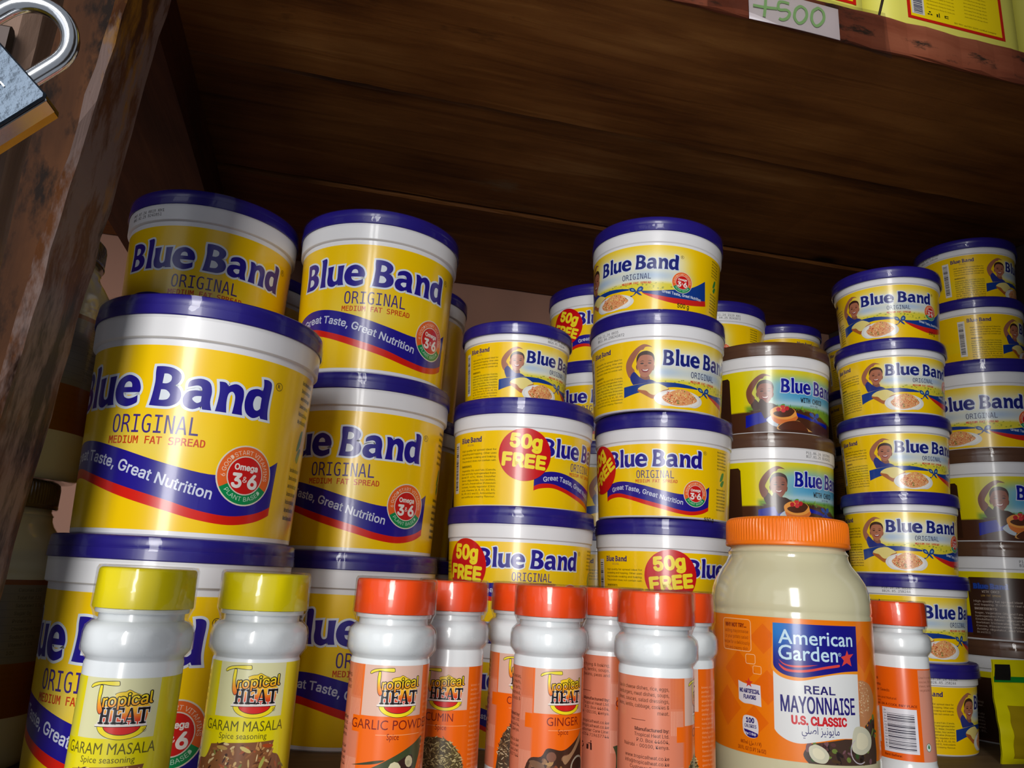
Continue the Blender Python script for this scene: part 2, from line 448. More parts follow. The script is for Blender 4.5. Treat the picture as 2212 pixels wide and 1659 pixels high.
# ------------------------------------------------------------------ packaging dimensions (mm)
TYP = {  # base r, body r at ztop, ztop(label top), collar z, collar r, height, lid skirt, lid r, mm per degree
 'big': dict(rb=63.5, rt=67.2, zt=108.3, zc=112.4, rc=69.5, h=139.3, t=13.1, rl=70.9, k=1.143),
 'mid': dict(rb=58.5, rt=61.5, zt=62.8, zc=65.4, rc=62.6, h=91.1, t=14.2, rl=63.9, k=1.05),
 'small': dict(rb=44.7, rt=47.8, zt=54.5, zc=55.2, rc=49.0, h=73.2, t=11.7, rl=51.2, k=.811)}
def body_r(T, z):
    if z < T['zc']: return (T['rb']+(T['rt']-T['rb'])*z/T['zt'])*.001
    return (T['rc']+(z-T['zc'])*.03)*.001
YEL = (250, 204, 0); RED = (206, 20, 18); NAVY = (34, 22, 140)
def mixc(a, b, t):
    t = max(0, min(1, t)); return tuple(a[i]+(b[i]-a[i])*t for i in range(3))
def ss(a, b, x):
    t = max(0, min(1, (x-a)/(b-a))); return t*t*(3-2*t)
def interp(tb, x):
    if x <= tb[0][0]: return tb[0][1]
    for (a, b), (c, d) in zip(tb, tb[1:]):
        if x <= c: return b+(d-b)*(x-a)/(c-a)
    return tb[-1][1]
def omega(P, cx, cz, r, lev, full=True):
    P.poly(ell(cx, cz, r*1.05, r*1.05, 40), (226, 220, 200), lev, False)
    P.ring(cx, cz, r*.62, r, (236, 104, 40), lev+1, -28, 208)
    P.ring(cx, cz, r*.62, r, (10, 140, 78), lev+1, 208, 332)
    P.poly(ell(cx, cz, r*.68, r*.68, 36), (224, 214, 200), lev+2, False)
    P.poly(ell(cx, cz, r*.64, r*.64, 36), (206, 26, 24), lev+3, False)
    W = (240, 232, 226)
    P.text('Omega', cx, cz+r*.18, r*.86, r*.2, W, lev+4, bold=.03, mono='sans', align='c', res=2)
    P.text('3', cx-r*.3, cz-r*.42, r*.32, r*.46, W, lev+4, bold=.035, mono='sans', align='c')
    P.text('&', cx, cz-r*.24, r*.17, r*.2, W, lev+4, mono='sans', align='c', res=2)
    P.text('6', cx+r*.3, cz-r*.42, r*.33, r*.46, W, lev+4, bold=.035, mono='sans', align='c')
    P.arctext('6 GOODSTART VITAMINS', cx, cz, r*.73, r*.15, 90, 195, (250, 214, 190), lev+4)
    P.arctext('PLANT BASED', cx, cz, r*.89, r*.15, 270, 105, (190, 226, 200), lev+4, inside=True)
def date_code(P, T, deg, l1, l2, drop=0):
    x = deg*T['k']; z = T['zc']+(T['h']-T['t']-T['zc'])*.5-drop; h = 2.5 if T['h'] > 80 else 2.0
    if drop == 0 and T['h'] < 80: z += 1.2
    for i, l in enumerate((l1, l2)):
        zz = z+.6-i*(h+1.0)
        P.text(l, x, zz, None, h, (52, 50, 58), .5, mono=True, res=1, xs=.95)
def back_panel(P, T, x1, wdt, kind='plain'):
    """ingredients text, right aligned to x1"""
    k = T['k']; zt = T['zt']; s = zt/62.8; x0 = x1-wdt; c = (74, 58, 20)
    tx = ["High quality fat spread ideal for", "spreading and topping. Other uses", "may include cooking and baking.", "The product does not contain salt."]
    t2 = ["Vegetable Oils and Fats (Canola,", "Palm and fully hydrogenated Palm", "Kernel 59-62%), Water, Emulsifier", "(Mono-diglycerides, Soy Lecithin),", "Salt 0.4%, Preservative (Potassium", "Sorbate), Acidity regulator (Citric",
          "acid), Vitamins (A, D, B1, B2, B3,", "B6, B9, B12 and E), Antioxidants", "and artificial creamy flavour."]
    logo(P, x0+wdt*.30, zt-9.0*s, .19*s, .2*s, (40, 30, 110), 3, 0, R_=False, n=2)
    P.text('ORIGINAL', x0+wdt*.2, zt-12.0*s, wdt*.22, 1.7*s, (150, 110, 60), 2, mono=True, res=1)
    P.para(tx, x0, zt-16.5*s, wdt, 3.0*s, 1.55*s, c)
    P.text('INGREDIENTS:', x0, zt-30.0*s, wdt*.36, 1.7*s, c, 2, bold=.03, mono='sans', res=1)
    P.para(t2, x0, zt-33.4*s, wdt, 2.75*s, 1.5*s, c)
    # barcode on the left
    bx = x0-9.5*k; random.seed(5); z = zt-10*s
    P.rect(bx-4*k, bx+4*k, 12*s, zt-7*s, (226, 222, 214), 1)
    while z > 15*s:
        w_ = random.choice((.35, .35, .7, 1.05))*s; P.rect(bx-3.2*k, bx+2.2*k, z-w_, z, (50, 46, 56), 2); z -= w_+random.choice((.35, .6, .9))*s
def side_text(P, T, x0, wdt):
    c = (70, 66, 30); zt = T['zt']; s = zt/62.8
    for blk, n in ((.94, 6), (.42, 7)):
        for i in range(n):
            P.text(("Best before date see lid", "Store in a cool dry place", "away from direct sunlight", "Consumer care line number", "Pack is recyclable keep it", "tidy and do not litter it", "Nairobi Kenya East Africa")[i % 7], x0, zt*blk-i*2.9*s, wdt, 1.5*s, c, 2, bold=.015, mono='sans', res=1)
    P.poly([(x0+wdt*.3, zt*.55), (x0+wdt*.5, zt*.66), (x0+wdt*.75, zt*.67), (x0+wdt*.62, zt*.58)], (40, 140, 60), 2)
    P.poly([(x0+wdt*.35, zt*.50), (x0+wdt*.55, zt*.56), (x0+wdt*.8, zt*.56), (x0+wdt*.6, zt*.48)], (40, 140, 60), 2)

def sheet(P, T, colfn=None, z0=None, col=YEL, flat=True):
    X = 180*T['k']; z0 = z0 or (3.4 if T['h'] > 120 else 1.4)
    if colfn is None: P.rect(-X, X, z0, T['zt'], col, 0)
    else:
        P.rect(-X, X, z0, T['zt'], colfn, 0, zs=1.6)

def art_plain(P, T, sticker=False):
    """yellow label with the large blue name over a blue and red wave"""
    k = T['k']; s = 1.0 if T['h'] > 120 else .643; sz = 1.0 if T['h'] > 120 else .63
    zb = 72.5 if T['h'] > 120 else 43.0; kB = 1.143
    X = lambda d: d*kB*s
    Z = lambda z: zb+(z-72.5)*sz
    def cf(x, z):
        g = math.exp(-((x/(X(30)))**2)-((z-Z(50))/(16*sz))**2)
        return mixc(YEL, (240, 214, 96), g*.85)
    sheet(P, T, cf)
    logo(P, 0, zb, s, sz, NAVY, 4, 1.5*s)
    P.text('ORIGINAL', X(-19), Z(57), X(44.2), 10.4*sz, (62, 38, 128), 3, bold=.0, mono=True)
    P.text('MEDIUM FAT SPREAD', X(-20.3), Z(50.8), X(49.5), 4.2*sz, (206, 62, 24), 3, bold=.015, mono=True, res=2)
    top = [(-66, 45), (-58, 50), (-46, 53), (-31, 52.4), (-12, 47.6), (11, 40.6), (33, 36.2), (50, 38.5), (62, 43), (71, 49)]
    bb = [(-66, 32), (-58, 36), (-44, 37), (-30, 33.6), (-8, 26.8), (14, 20.4), (30, 15.6), (46, 13.8), (60, 16.6), (70, 21.6)]
    rb = [(-66, 26.5), (-58, 30), (-44, 31.6), (-30, 28.5), (-8, 21), (14, 14.6), (30, 10.4), (46, 8.8), (60, 11.5), (70, 16.6)]
    def crv(l): return [(X(a), Z(b)) for a, b in l]
    def dens(l):
        o = smooth_poly([(a, b, 1 if i in (0, len(l)-1) else 0) for i, (a, b) in enumerate(crv(l))], 5)
        return o[:(len(l)-1)*5]+[crv(l)[-1]]
    T1, B1, R1 = dens(top), dens(bb), dens(rb)
    P.add(T1+B1, [(i, i+1, len(T1)+i+1, len(T1)+i) for i in range(len(T1)-1)], NAVY, 1)
    P.add(B1+R1, [(i, i+1, len(B1)+i+1, len(B1)+i) for i in range(len(B1)-1)], (214, 30, 16), 1)
    bl = [(X(a), Z(b)) for a, b in ((-56, 38.5), (-43, 42.2), (-31, 41.2), (-14, 36.8), (-8, 34.8), (8.3, 29.3), (22, 25.2), (36, 22.2))]
    vs, _ = tess_text('Great Taste, Great Nutrition', .012, 3, 'sans'); hh = cap_h('sans')
    def wp(a, b):
        xx = X(-54.5)+a; zz = interp(bl, xx); sl = (interp(bl, xx+1)-interp(bl, xx-1))/2
        return (xx-b*sl*.8, zz+b)
    P.text('Great Taste, Great Nutrition', 0, 0, X(90), 5.9*sz, (206, 212, 232), 2, bold=.018, mono='sans', warp=wp)
    omega(P, X(51.6), Z(37.8), 16.8*s, 2)
    back_panel(P, T, X(-106) if T['h'] > 120 else -77*k, 37*k)
    side_text(P, T, X(84), 14*k)
    if T['h'] < 120:
        P.text('550 g', X(64), Z(3), None, 3, (40, 30, 20), 2, mono='sans', bold=.02, res=2)

def zM(T, z):
    if T['h'] < 80: return z
    return z if z < 30 else 30+(z-30)*1.42
SH = {
 'arm': [[-45.1,48.3,1],[-47.5,49.5,0],[-51.5,50.4,0],[-55.2,49.6,0],[-60.0,47.1,0],[-64.8,43.0,0],[-67.7,38.2,0],[-67.1,33.0,0],[-64.0,28.9,0],[-59.9,33.3,0],[-62.4,36.7,0],[-60.7,40.0,0],[-57.5,43.9,0],[-54.7,46.5,0],[-52.4,47.0,0],[-50.8,48.5,0],[-48.2,48.7,0]],
 'shirt': [[-60.6,33.1,0],[-64.1,29.4,0],[-61.5,22.7,1],[-50.6,23.8,1],[-41.6,24.5,1],[-44.5,26.0,0],[-47.5,26.9,0],[-51.4,26.7,0],[-55.9,29.5,0]],
 'neck': [[-55.1,30.9,1],[-48.3,30.6,1],[-47.1,27.0,0],[-51.2,25.8,0],[-54.9,28.5,0]],
 'head': [[-57.8,41.8,0],[-55.9,44.6,0],[-50.3,45.9,0],[-45.3,44.4,0],[-43.4,41.1,0],[-43.5,37.4,0],[-45.2,33.2,0],[-48.7,29.9,0],[-51.8,28.9,0],[-54.6,30.4,0],[-56.7,34.0,0],[-58.2,37.5,0]],
 'ear_a': [[-58.0,37.3,0],[-58.8,36.6,0],[-58.5,34.9,0],[-57.2,33.8,0]],
 'ear_b': [[-43.8,36.9,0],[-43.2,36.0,0],[-43.8,34.1,0],[-44.8,33.5,0]],
 'hair': [[-58.2,38.5,1],[-58.1,42.0,0],[-55.6,44.9,0],[-50.3,46.1,0],[-45.1,44.6,0],[-43.2,41.6,0],[-43.5,38.5,1],[-44.2,40.6,0],[-45.7,42.8,0],[-50.5,43.6,0],[-54.9,42.9,0],[-56.9,40.7,0]],
 'mouth': [[-54.2,34.6,1],[-51.1,34.1,0],[-47.7,34.8,1],[-48.5,32.9,0],[-51.0,32.3,0],[-53.4,33.0,0]],
 'teeth': [[-53.4,34.3,1],[-51.1,33.9,0],[-48.2,34.5,1],[-49.4,33.4,0],[-51.1,33.3,0],[-52.6,33.6,0]],
 'eye_a': [[-55.3,38.1,0],[-53.6,38.6,0],[-52.0,38.1,0],[-53.6,37.6,0]],
 'eye_b': [[-48.8,38.2,0],[-47.2,38.6,0],[-45.7,38.1,0],[-47.3,37.7,0]],
 'brow_a': [[-55.6,39.1,0],[-53.4,39.9,0],[-51.6,39.3,0],[-53.5,39.5,0]],
 'brow_b': [[-48.8,39.5,0],[-46.9,40.0,0],[-45.2,39.2,0],[-47.0,39.6,0]],
 'nose': [[-52.3,36.6,0],[-50.7,37.1,0],[-49.0,36.7,0],[-50.7,36.0,0]],
 'rib_l': [[-69.9,21.1,1],[-56.8,23.0,0],[-47.0,24.0,0],[-34.8,24.4,0],[-23.3,24.1,0],[-13.0,22.9,0],[-5.2,21.5,1],[-5.4,20.3,1],[-18.4,20.4,0],[-26.2,20.5,0],[-34.2,19.7,0],[-45.4,17.6,0],[-58.0,15.2,0],[-70.0,11.6,1]],
 'bread': [[-57.5,18.2,0],[-55.7,20.2,0],[-49.6,22.5,0],[-42.0,23.3,1],[-39.8,23.0,1],[-31.6,19.0,0],[-32.9,17.1,0],[-40.1,15.2,0],[-42.9,12.3,0],[-44.1,9.8,1],[-46.3,10.2,0],[-53.0,14.1,0],[-57.0,16.6,0]],
 'butter': [[-57.2,18.6,0],[-55.3,20.5,0],[-49.6,22.6,0],[-42.0,23.4,1],[-39.8,23.1,1],[-31.9,19.1,0],[-36.7,17.0,0],[-40.8,14.2,0],[-43.7,13.0,0],[-47.0,14.1,0],[-50.3,16.9,0],[-54.4,17.7,0]],
 'plate': [[-0.5,9.5,0],[-1.4,7.3,0],[-3.8,5.3,0],[-7.5,3.7,0],[-12.2,2.4,0],[-17.4,1.7,0],[-22.9,1.5,0],[-28.4,1.9,0],[-33.5,2.8,0],[-37.8,4.3,0],[-41.2,6.2,0],[-43.2,8.3,0],[-43.8,10.5,0],[-42.7,12.7,0],[-40.3,14.7,0],[-36.6,16.3,0],[-32.0,17.5,0],[-26.9,18.2,0],[-21.5,18.3,0],[-16.1,17.9,0],[-11.0,16.9,0],[-6.6,15.5,0],[-3.2,13.7,0],[-1.1,11.7,0]],
 'food': [[-36.7,12.0,0],[-29.3,16.3,0],[-23.8,18.5,0],[-18.0,18.8,0],[-12.3,16.8,0],[-7.3,12.8,0],[-5.8,10.0,0],[-11.5,6.8,0],[-20.8,4.5,0],[-27.7,4.5,0],[-33.9,7.0,0],[-36.6,9.7,0]],
 'rib_r': [[4.8,19.0,1],[18.5,18.7,0],[34.3,20.8,0],[45.6,23.1,0],[55.0,27.9,0],[66.1,34.3,1],[67.8,17.4,1],[52.1,13.8,0],[34.4,13.0,0],[23.7,13.9,0],[8.0,16.8,1]],
 'rib_red': [[6.4,17.6,1],[18.5,14.7,0],[34.4,13.1,0],[52.0,14.0,0],[67.8,17.5,1],[68.7,12.6,1],[52.2,8.7,0],[34.5,7.9,0],[18.5,11.3,0],[9.1,15.4,0]],
 'bow_l': [[1.4,19.1,1],[-0.7,21.7,0],[-3.5,22.5,0],[-5.1,21.3,0],[-3.6,19.1,0],[-0.2,18.2,0]],
 'bow_r': [[1.8,19.0,1],[3.2,22.0,0],[5.9,23.1,0],[7.7,21.6,0],[6.9,19.0,0],[4.2,18.0,0]],
 'tail_l': [[0.6,18.9,1],[-1.0,15.4,0],[-4.1,15.0,1],[-3.3,13.6,1],[-0.1,15.3,0],[2.3,17.8,1]],
 'tail_r': [[2.0,19.0,1],[5.3,16.3,0],[6.8,14.2,1],[4.8,14.7,1],[2.6,16.1,0],[1.1,18.2,1]],
 'crib_l': [[-65.6,21.1,1],[-59.6,22.5,0],[-51.7,24.1,0],[-41.9,25.1,0],[-38.6,17.8,1],[-47.5,14.2,0],[-56.4,12.1,0],[-66.1,9.1,1]],
 'crib_r': [[-19.2,24.0,1],[-7.9,21.8,0],[1.9,19.3,0],[23.8,17.6,1],[23.7,13.3,1],[1.9,16.9,0],[-10.2,19.2,0],[-18.5,20.1,1]],
 'cshirt': [[-50.8,36.2,0],[-53.8,32.0,0],[-52.3,26.9,0],[-50.0,21.0,0],[-48.4,17.5,1],[-41.3,20.9,1],[-37.7,27.4,1],[-35.9,29.8,0],[-37.6,30.6,0],[-41.6,32.8,0],[-46.5,33.4,0]],
 'cplate': [[-46.8,15.5,0],[-46.0,17.8,0],[-42.7,20.5,1],[-35.2,15.2,1],[-37.1,9.4,1],[-42.3,11.3,0]],
 'pan': [[-43.3,24.7,0],[-41.1,27.4,0],[-36.6,29.4,0],[-27.7,28.9,0],[-21.0,27.0,0],[-18.8,21.8,0],[-18.5,18.0,0],[-24.4,14.1,0],[-33.5,11.6,0],[-40.5,15.1,0],[-42.6,20.1,0]],
 'pan2': [[-42.1,19.7,0],[-36.5,17.4,0],[-29.4,16.9,0],[-23.5,18.4,0],[-18.6,21.0,0],[-18.5,18.0,0],[-24.4,14.1,0],[-33.5,11.6,0],[-40.5,15.1,0]],
 'choc': [[-40.6,22.8,0],[-37.7,24.7,0],[-31.4,25.7,0],[-25.9,28.8,0],[-21.1,26.2,0],[-22.2,23.1,0],[-26.1,20.1,0],[-33.3,19.0,0],[-38.6,20.5,0]],
 'berry0': [[-29.9,30.0,0],[-30.6,28.4,0],[-32.0,27.7,0],[-33.5,28.3,0],[-34.0,29.8,0],[-33.4,30.9,0],[-31.9,31.4,0],[-30.5,31.0,0]],
 'berry1': [[-33.9,26.7,0],[-34.5,25.2,0],[-36.0,24.5,0],[-37.4,25.1,0],[-38.0,26.7,0],[-37.3,28.2,0],[-35.9,28.8,0],[-34.5,28.2,0]],
 'berry2': [[-29.4,25.9,0],[-30.1,24.3,0],[-31.6,23.7,0],[-33.1,24.2,0],[-33.6,25.8,0],[-33.0,27.3,0],[-31.5,28.0,0],[-30.1,27.4,0]],
 'berry3': [[-26.1,28.0,0],[-26.8,26.4,0],[-28.3,25.7,0],[-29.8,26.3,0],[-30.3,27.8,0],[-29.7,29.4,0],[-28.2,30.0,0],[-26.7,29.5,0]],
 'leaf': [[-33.7,30.9,0],[-31.9,32.1,0],[-30.0,31.8,0],[-30.2,31.0,0],[-32.0,30.7,0]],
 'toast': [[-37.9,8.6,0],[-35.3,11.7,0],[-28.0,14.7,0],[-18.9,16.4,0],[-14.5,14.9,0],[-8.2,9.8,0],[-1.4,4.1,1],[-10.4,3.4,0],[-30.5,3.1,1],[-36.2,5.6,0]],
 'spread': [[-36.6,9.0,0],[-33.5,12.2,0],[-28.0,14.9,0],[-18.6,16.2,0],[-12.4,13.6,0],[-6.8,7.7,0],[-8.3,4.0,0],[-20.8,2.5,0],[-29.8,3.5,0],[-34.7,6.0,0]],
 'tbar': [[9.4,82.5,0],[11.8,83.6,0],[20.2,84.5,0],[42.0,85.0,0],[43.8,84.3,0],[43.0,83.3,0],[31.6,83.4,0],[23.5,83.6,0],[15.1,82.8,0],[11.3,82.2,0]],
 'tstem': [[21.8,83.4,1],[25.2,83.3,1],[25.4,80.9,0],[24.9,78.5,0],[26.4,76.4,0],[28.6,74.6,0],[28.2,73.4,0],[25.5,72.9,0],[22.5,74.2,0],[21.2,76.6,0],[20.9,80.3,0]],
 'crown': [[41.3,80.1,0],[45.2,80.9,0],[51.8,81.2,0],[55.7,81.8,0],[62.0,80.8,0],[67.6,80.1,0],[75.9,79.9,1],[77.1,77.7,1],[42.2,78.0,1]],
 'flame': [[26.6,76.7,1],[46.6,77.4,0],[63.2,77.9,0],[80.3,76.6,1],[79.0,72.8,0],[77.8,68.8,1],[28.1,69.0,1],[28.0,73.0,0]],
 'bluebox': [[-45.0,108.0,1],[15.0,108.1,1],[14.3,82.1,1],[0.1,81.5,0],[-17.3,78.9,0],[-27.9,77.4,0],[-38.3,78.4,0],[-44.5,81.8,0],[-45.6,85.5,1]],
 'white': [[-45.8,80.2,1],[-41.0,77.1,0],[-33.2,75.6,0],[-25.4,76.0,0],[-11.9,78.9,0],[-0.0,80.4,0],[14.0,80.4,1],[13.1,44.4,1],[-2.7,44.8,0],[-19.4,42.5,0],[-29.7,41.0,0],[-37.3,41.9,0],[-43.4,44.7,0],[-46.2,47.5,1]],
 'sw1': [[-41.9,87.2,1],[-38.0,84.7,0],[-31.3,84.1,0],[-16.4,85.1,1],[-26.6,83.3,0],[-33.9,83.1,0],[-39.1,84.4,0]],
 'sw2': [[-42.0,84.8,1],[-37.1,82.0,0],[-30.3,81.6,0],[-22.5,82.3,0],[-11.5,84.4,0],[-1.5,85.8,0],[-0.9,85.2,0],[-1.6,84.4,0],[-11.7,83.0,0],[-22.6,80.9,0],[-30.4,80.2,0],[-37.2,80.6,0],[-40.8,82.6,0]],
 'star': [[5.5,94.1,1],[6.5,91.6,1],[11.0,92.1,1],[7.6,89.5,1],[8.7,85.0,1],[4.7,86.9,1],[0.6,85.0,1],[2.5,88.2,1],[0.3,90.3,1],[3.9,91.1,1]],
 'bun': [[14.5,77.0,1],[21.0,76.3,0],[28.4,73.3,0],[32.9,66.5,0],[31.2,59.7,0],[24.0,54.3,0],[17.8,51.0,0],[13.4,50.7,1]],
 'egg1': [[8.2,50.4,0],[17.6,50.6,0],[24.9,45.7,0],[24.1,39.4,0],[15.8,36.0,0],[8.3,36.8,0],[5.2,40.3,0]],
 'egg2': [[-24.8,39.1,0],[-22.6,40.7,0],[-19.5,41.1,0],[-14.3,38.8,0],[-11.9,35.0,0],[-14.8,31.4,0],[-21.0,31.9,0],[-24.4,35.1,0]],
 'green': [[-19.4,42.0,1],[0.3,44.6,1],[12.7,44.3,1],[30.6,56.1,0],[31.3,46.1,0],[32.6,36.9,0],[31.0,29.9,1],[-25.2,30.8,1],[-28.5,35.3,0],[-24.7,40.4,0]]}
def shp(P, T, name, col, lev, zs=None, dx=0.0):
    dz = -3.3 if name in ('cshirt', 'crib_l', 'crib_r', 'cplate', 'pan', 'pan2', 'choc', 'leaf', 'toast', 'spread') or name[:5] == 'berry' else 0
    return P.poly([((q[0]+dx)*T['k'], max(3.6, zM(T, q[1]+dz)), q[2]) for q in SH[name]], col, lev, True, zs, 4)
def child(P, T, shirt, dx=0.0, tone=(178, 112, 84)):
    dk = tuple(v*.8 for v in tone); hair = (62, 38, 32)
    shp(P, T, 'arm', mixc(tone, dk, .35), 2, dx=dx); shp(P, T, 'neck', dk, 2, dx=dx)
    shp(P, T, 'shirt', shirt, 3, dx=dx)
    shp(P, T, 'ear_a', dk, 3, dx=dx); shp(P, T, 'ear_b', dk, 3, dx=dx); shp(P, T, 'head', tone, 4, dx=dx)
    shp(P, T, 'hair', hair, 5, dx=dx); shp(P, T, 'mouth', (140, 40, 44), 5, dx=dx); shp(P, T, 'teeth', (238, 226, 222), 6, dx=dx)
    for n_ in ('eye_a', 'eye_b', 'brow_a', 'brow_b'): shp(P, T, n_, (52, 30, 28), 5, dx=dx)
    shp(P, T, 'nose', dk, 5, dx=dx)
def art_child(P, T):
    """yellow label with a waving child, a blue ribbon, bread and a plate of rice"""
    k = T['k']; small = T['h'] < 80
    ribm = [(-75, 15), (-62, 19.5), (-50, 22), (-30, 22.3), (-10, 20.8), (0, 19.5), (15, 18), (40, 18), (66, 20), (80, 20)]
    rnd = random.Random(3); sp = [(rnd.uniform(-40, 50), rnd.uniform(20, 27), rnd.random()) for _ in range(60)]
    def cf(x, z):
        d = x/k; zz = z if (z < 30 or small) else 30+(z-30)/1.42
        if zz < interp(ribm, d): return YEL
        wgt = ss(-62, -34, d)*(1-ss(34, 60, d))
        c = mixc(YEL, (238, 234, 205), wgt*(1-ss(42, 54, zz)*.75))
        g = math.exp(-((zz-32.5)/3.6)**2)*wgt; c = mixc(c, (176, 198, 222), g*(.75+.25*math.sin(d*.12)))
        f = (1-ss(25.5, 28.5, zz))*(.25+.75*wgt); c = mixc(c, (226, 212, 60), f)
        return c
    sheet(P, T, cf)
    for (a, b, t) in sp:
        if b > interp(ribm, a)+1.2: P.poly(ell(a*k, b, .5+t*.6, .3+t*.25, 6), (150, 160, 50) if t > .4 else (196, 190, 60), 1, False)
    sx = (40.9/66 if small else 36.6/66)*k; zb = 36.6 if small else zM(T, 36.8)
    logo(P, 0, zb, sx, .475 if small else .60, (24, 34, 120), 5, .75 if small else .8, oc=(214, 224, 236), n=3)
    P.text('ORIGINAL', -12*k, 29.8 if small else 30.2, 26*k, 4.1 if small else 5.4, (34, 40, 96), 4, mono=True, res=2)
    P.text('MEDIUM FAT SPREAD', -12.2*k, 26.2 if small else 25.6, 26.5*k, 1.6 if small else 2.1, (214, 62, 40), 4, bold=.03, mono=True, res=1)
    RB = (16, 58, 140)
    shp(P, T, 'rib_l', RB, 3.5); shp(P, T, 'rib_red', (208, 34, 30), 2); shp(P, T, 'rib_r', RB, 2.5)
    child(P, T, (40, 52, 130))
    shp(P, T, 'bread', (176, 98, 46), 6.5); shp(P, T, 'butter', (232, 214, 130), 7)
    for n_ in ('tail_l', 'tail_r', 'bow_l', 'bow_r'): shp(P, T, n_, (20, 66, 140), 4)
    for n_, a in (('bow_l', .45), ('bow_r', .45)):
        q = SH[n_]; cx = sum(p[0] for p in q)/len(q); cz = sum(p[1] for p in q)/len(q)
        P.poly([((cx+(p[0]-cx)*a)*k, cz+(p[1]-cz)*a) for p in q], (120, 160, 190), 5)
    shp(P, T, 'plate', (226, 226, 222), 7.5)
    q = SH['plate']; cx = sum(p[0] for p in q)/len(q); cz = sum(p[1] for p in q)/len(q)
    P.poly([((cx+(p[0]-cx)*.86)*k, cz+(p[1]-cz)*.84+.2) for p in q], (240, 238, 232), 7.8)
    fd = shp(P, T, 'food', (230, 160, 104), 8)
    rnd = random.Random(9); xs = [p[0] for p in fd]; zs_ = [p[1] for p in fd]
    x0, x1, z0, z1 = min(xs), max(xs), min(zs_), max(zs_)
    for i in range(230):
        a, b = rnd.uniform(-1, 1), rnd.uniform(-1, 1)
        if a*a+b*b > .88: continue
        X_, Z_ = (x0+x1)/2+a*(x1-x0)/2, (z0+z1)/2+b*(z1-z0)/2
        c = rnd.choice([(206, 70, 44), (222, 98, 58), (240, 176, 110), (246, 206, 150), (250, 220, 170), (232, 150, 90), (120, 128, 60), (196, 64, 40)])
        if b > .2 and a > -.4: c = rnd.choice([(246, 214, 120), (250, 226, 150), (240, 196, 90), c])
        P.poly(ell(X_, Z_, rnd.uniform(.35, .85)*k, rnd.uniform(.25, .6), 7, rnd.uniform(0, 3)), c, 8.4+(i % 5)*.15, False)
    omega(P, 41.6*k, 28.6, 9.4*k*.98, 4)
    vs, _ = tess_text('Great Taste, Great Nutrition', .012, 3, 'sans')
    bl = [(22*k, 18.2), (40*k, 16.0), (64*k, 15.8)]
    P.text('Great Taste, Great Nutrition', 0, 0, 38*k, 2.2 if small else 2.5, (214, 222, 236), 4, bold=.02, mono='sans', res=2, warp=lambda a, b: (24*k+a, interp(bl, 24*k+a)+b-.6))
    P.text('250 g' if small else '500 g', 38*k, 6.6 if small else 4.6, None, 3.0 if small else 4.0, (44, 40, 24), 3, bold=.02, mono='sans', res=2, xs=.8)
    back_panel(P, T, -71.3*k, 35*k); side_text(P, T, 75*k, 12*k)
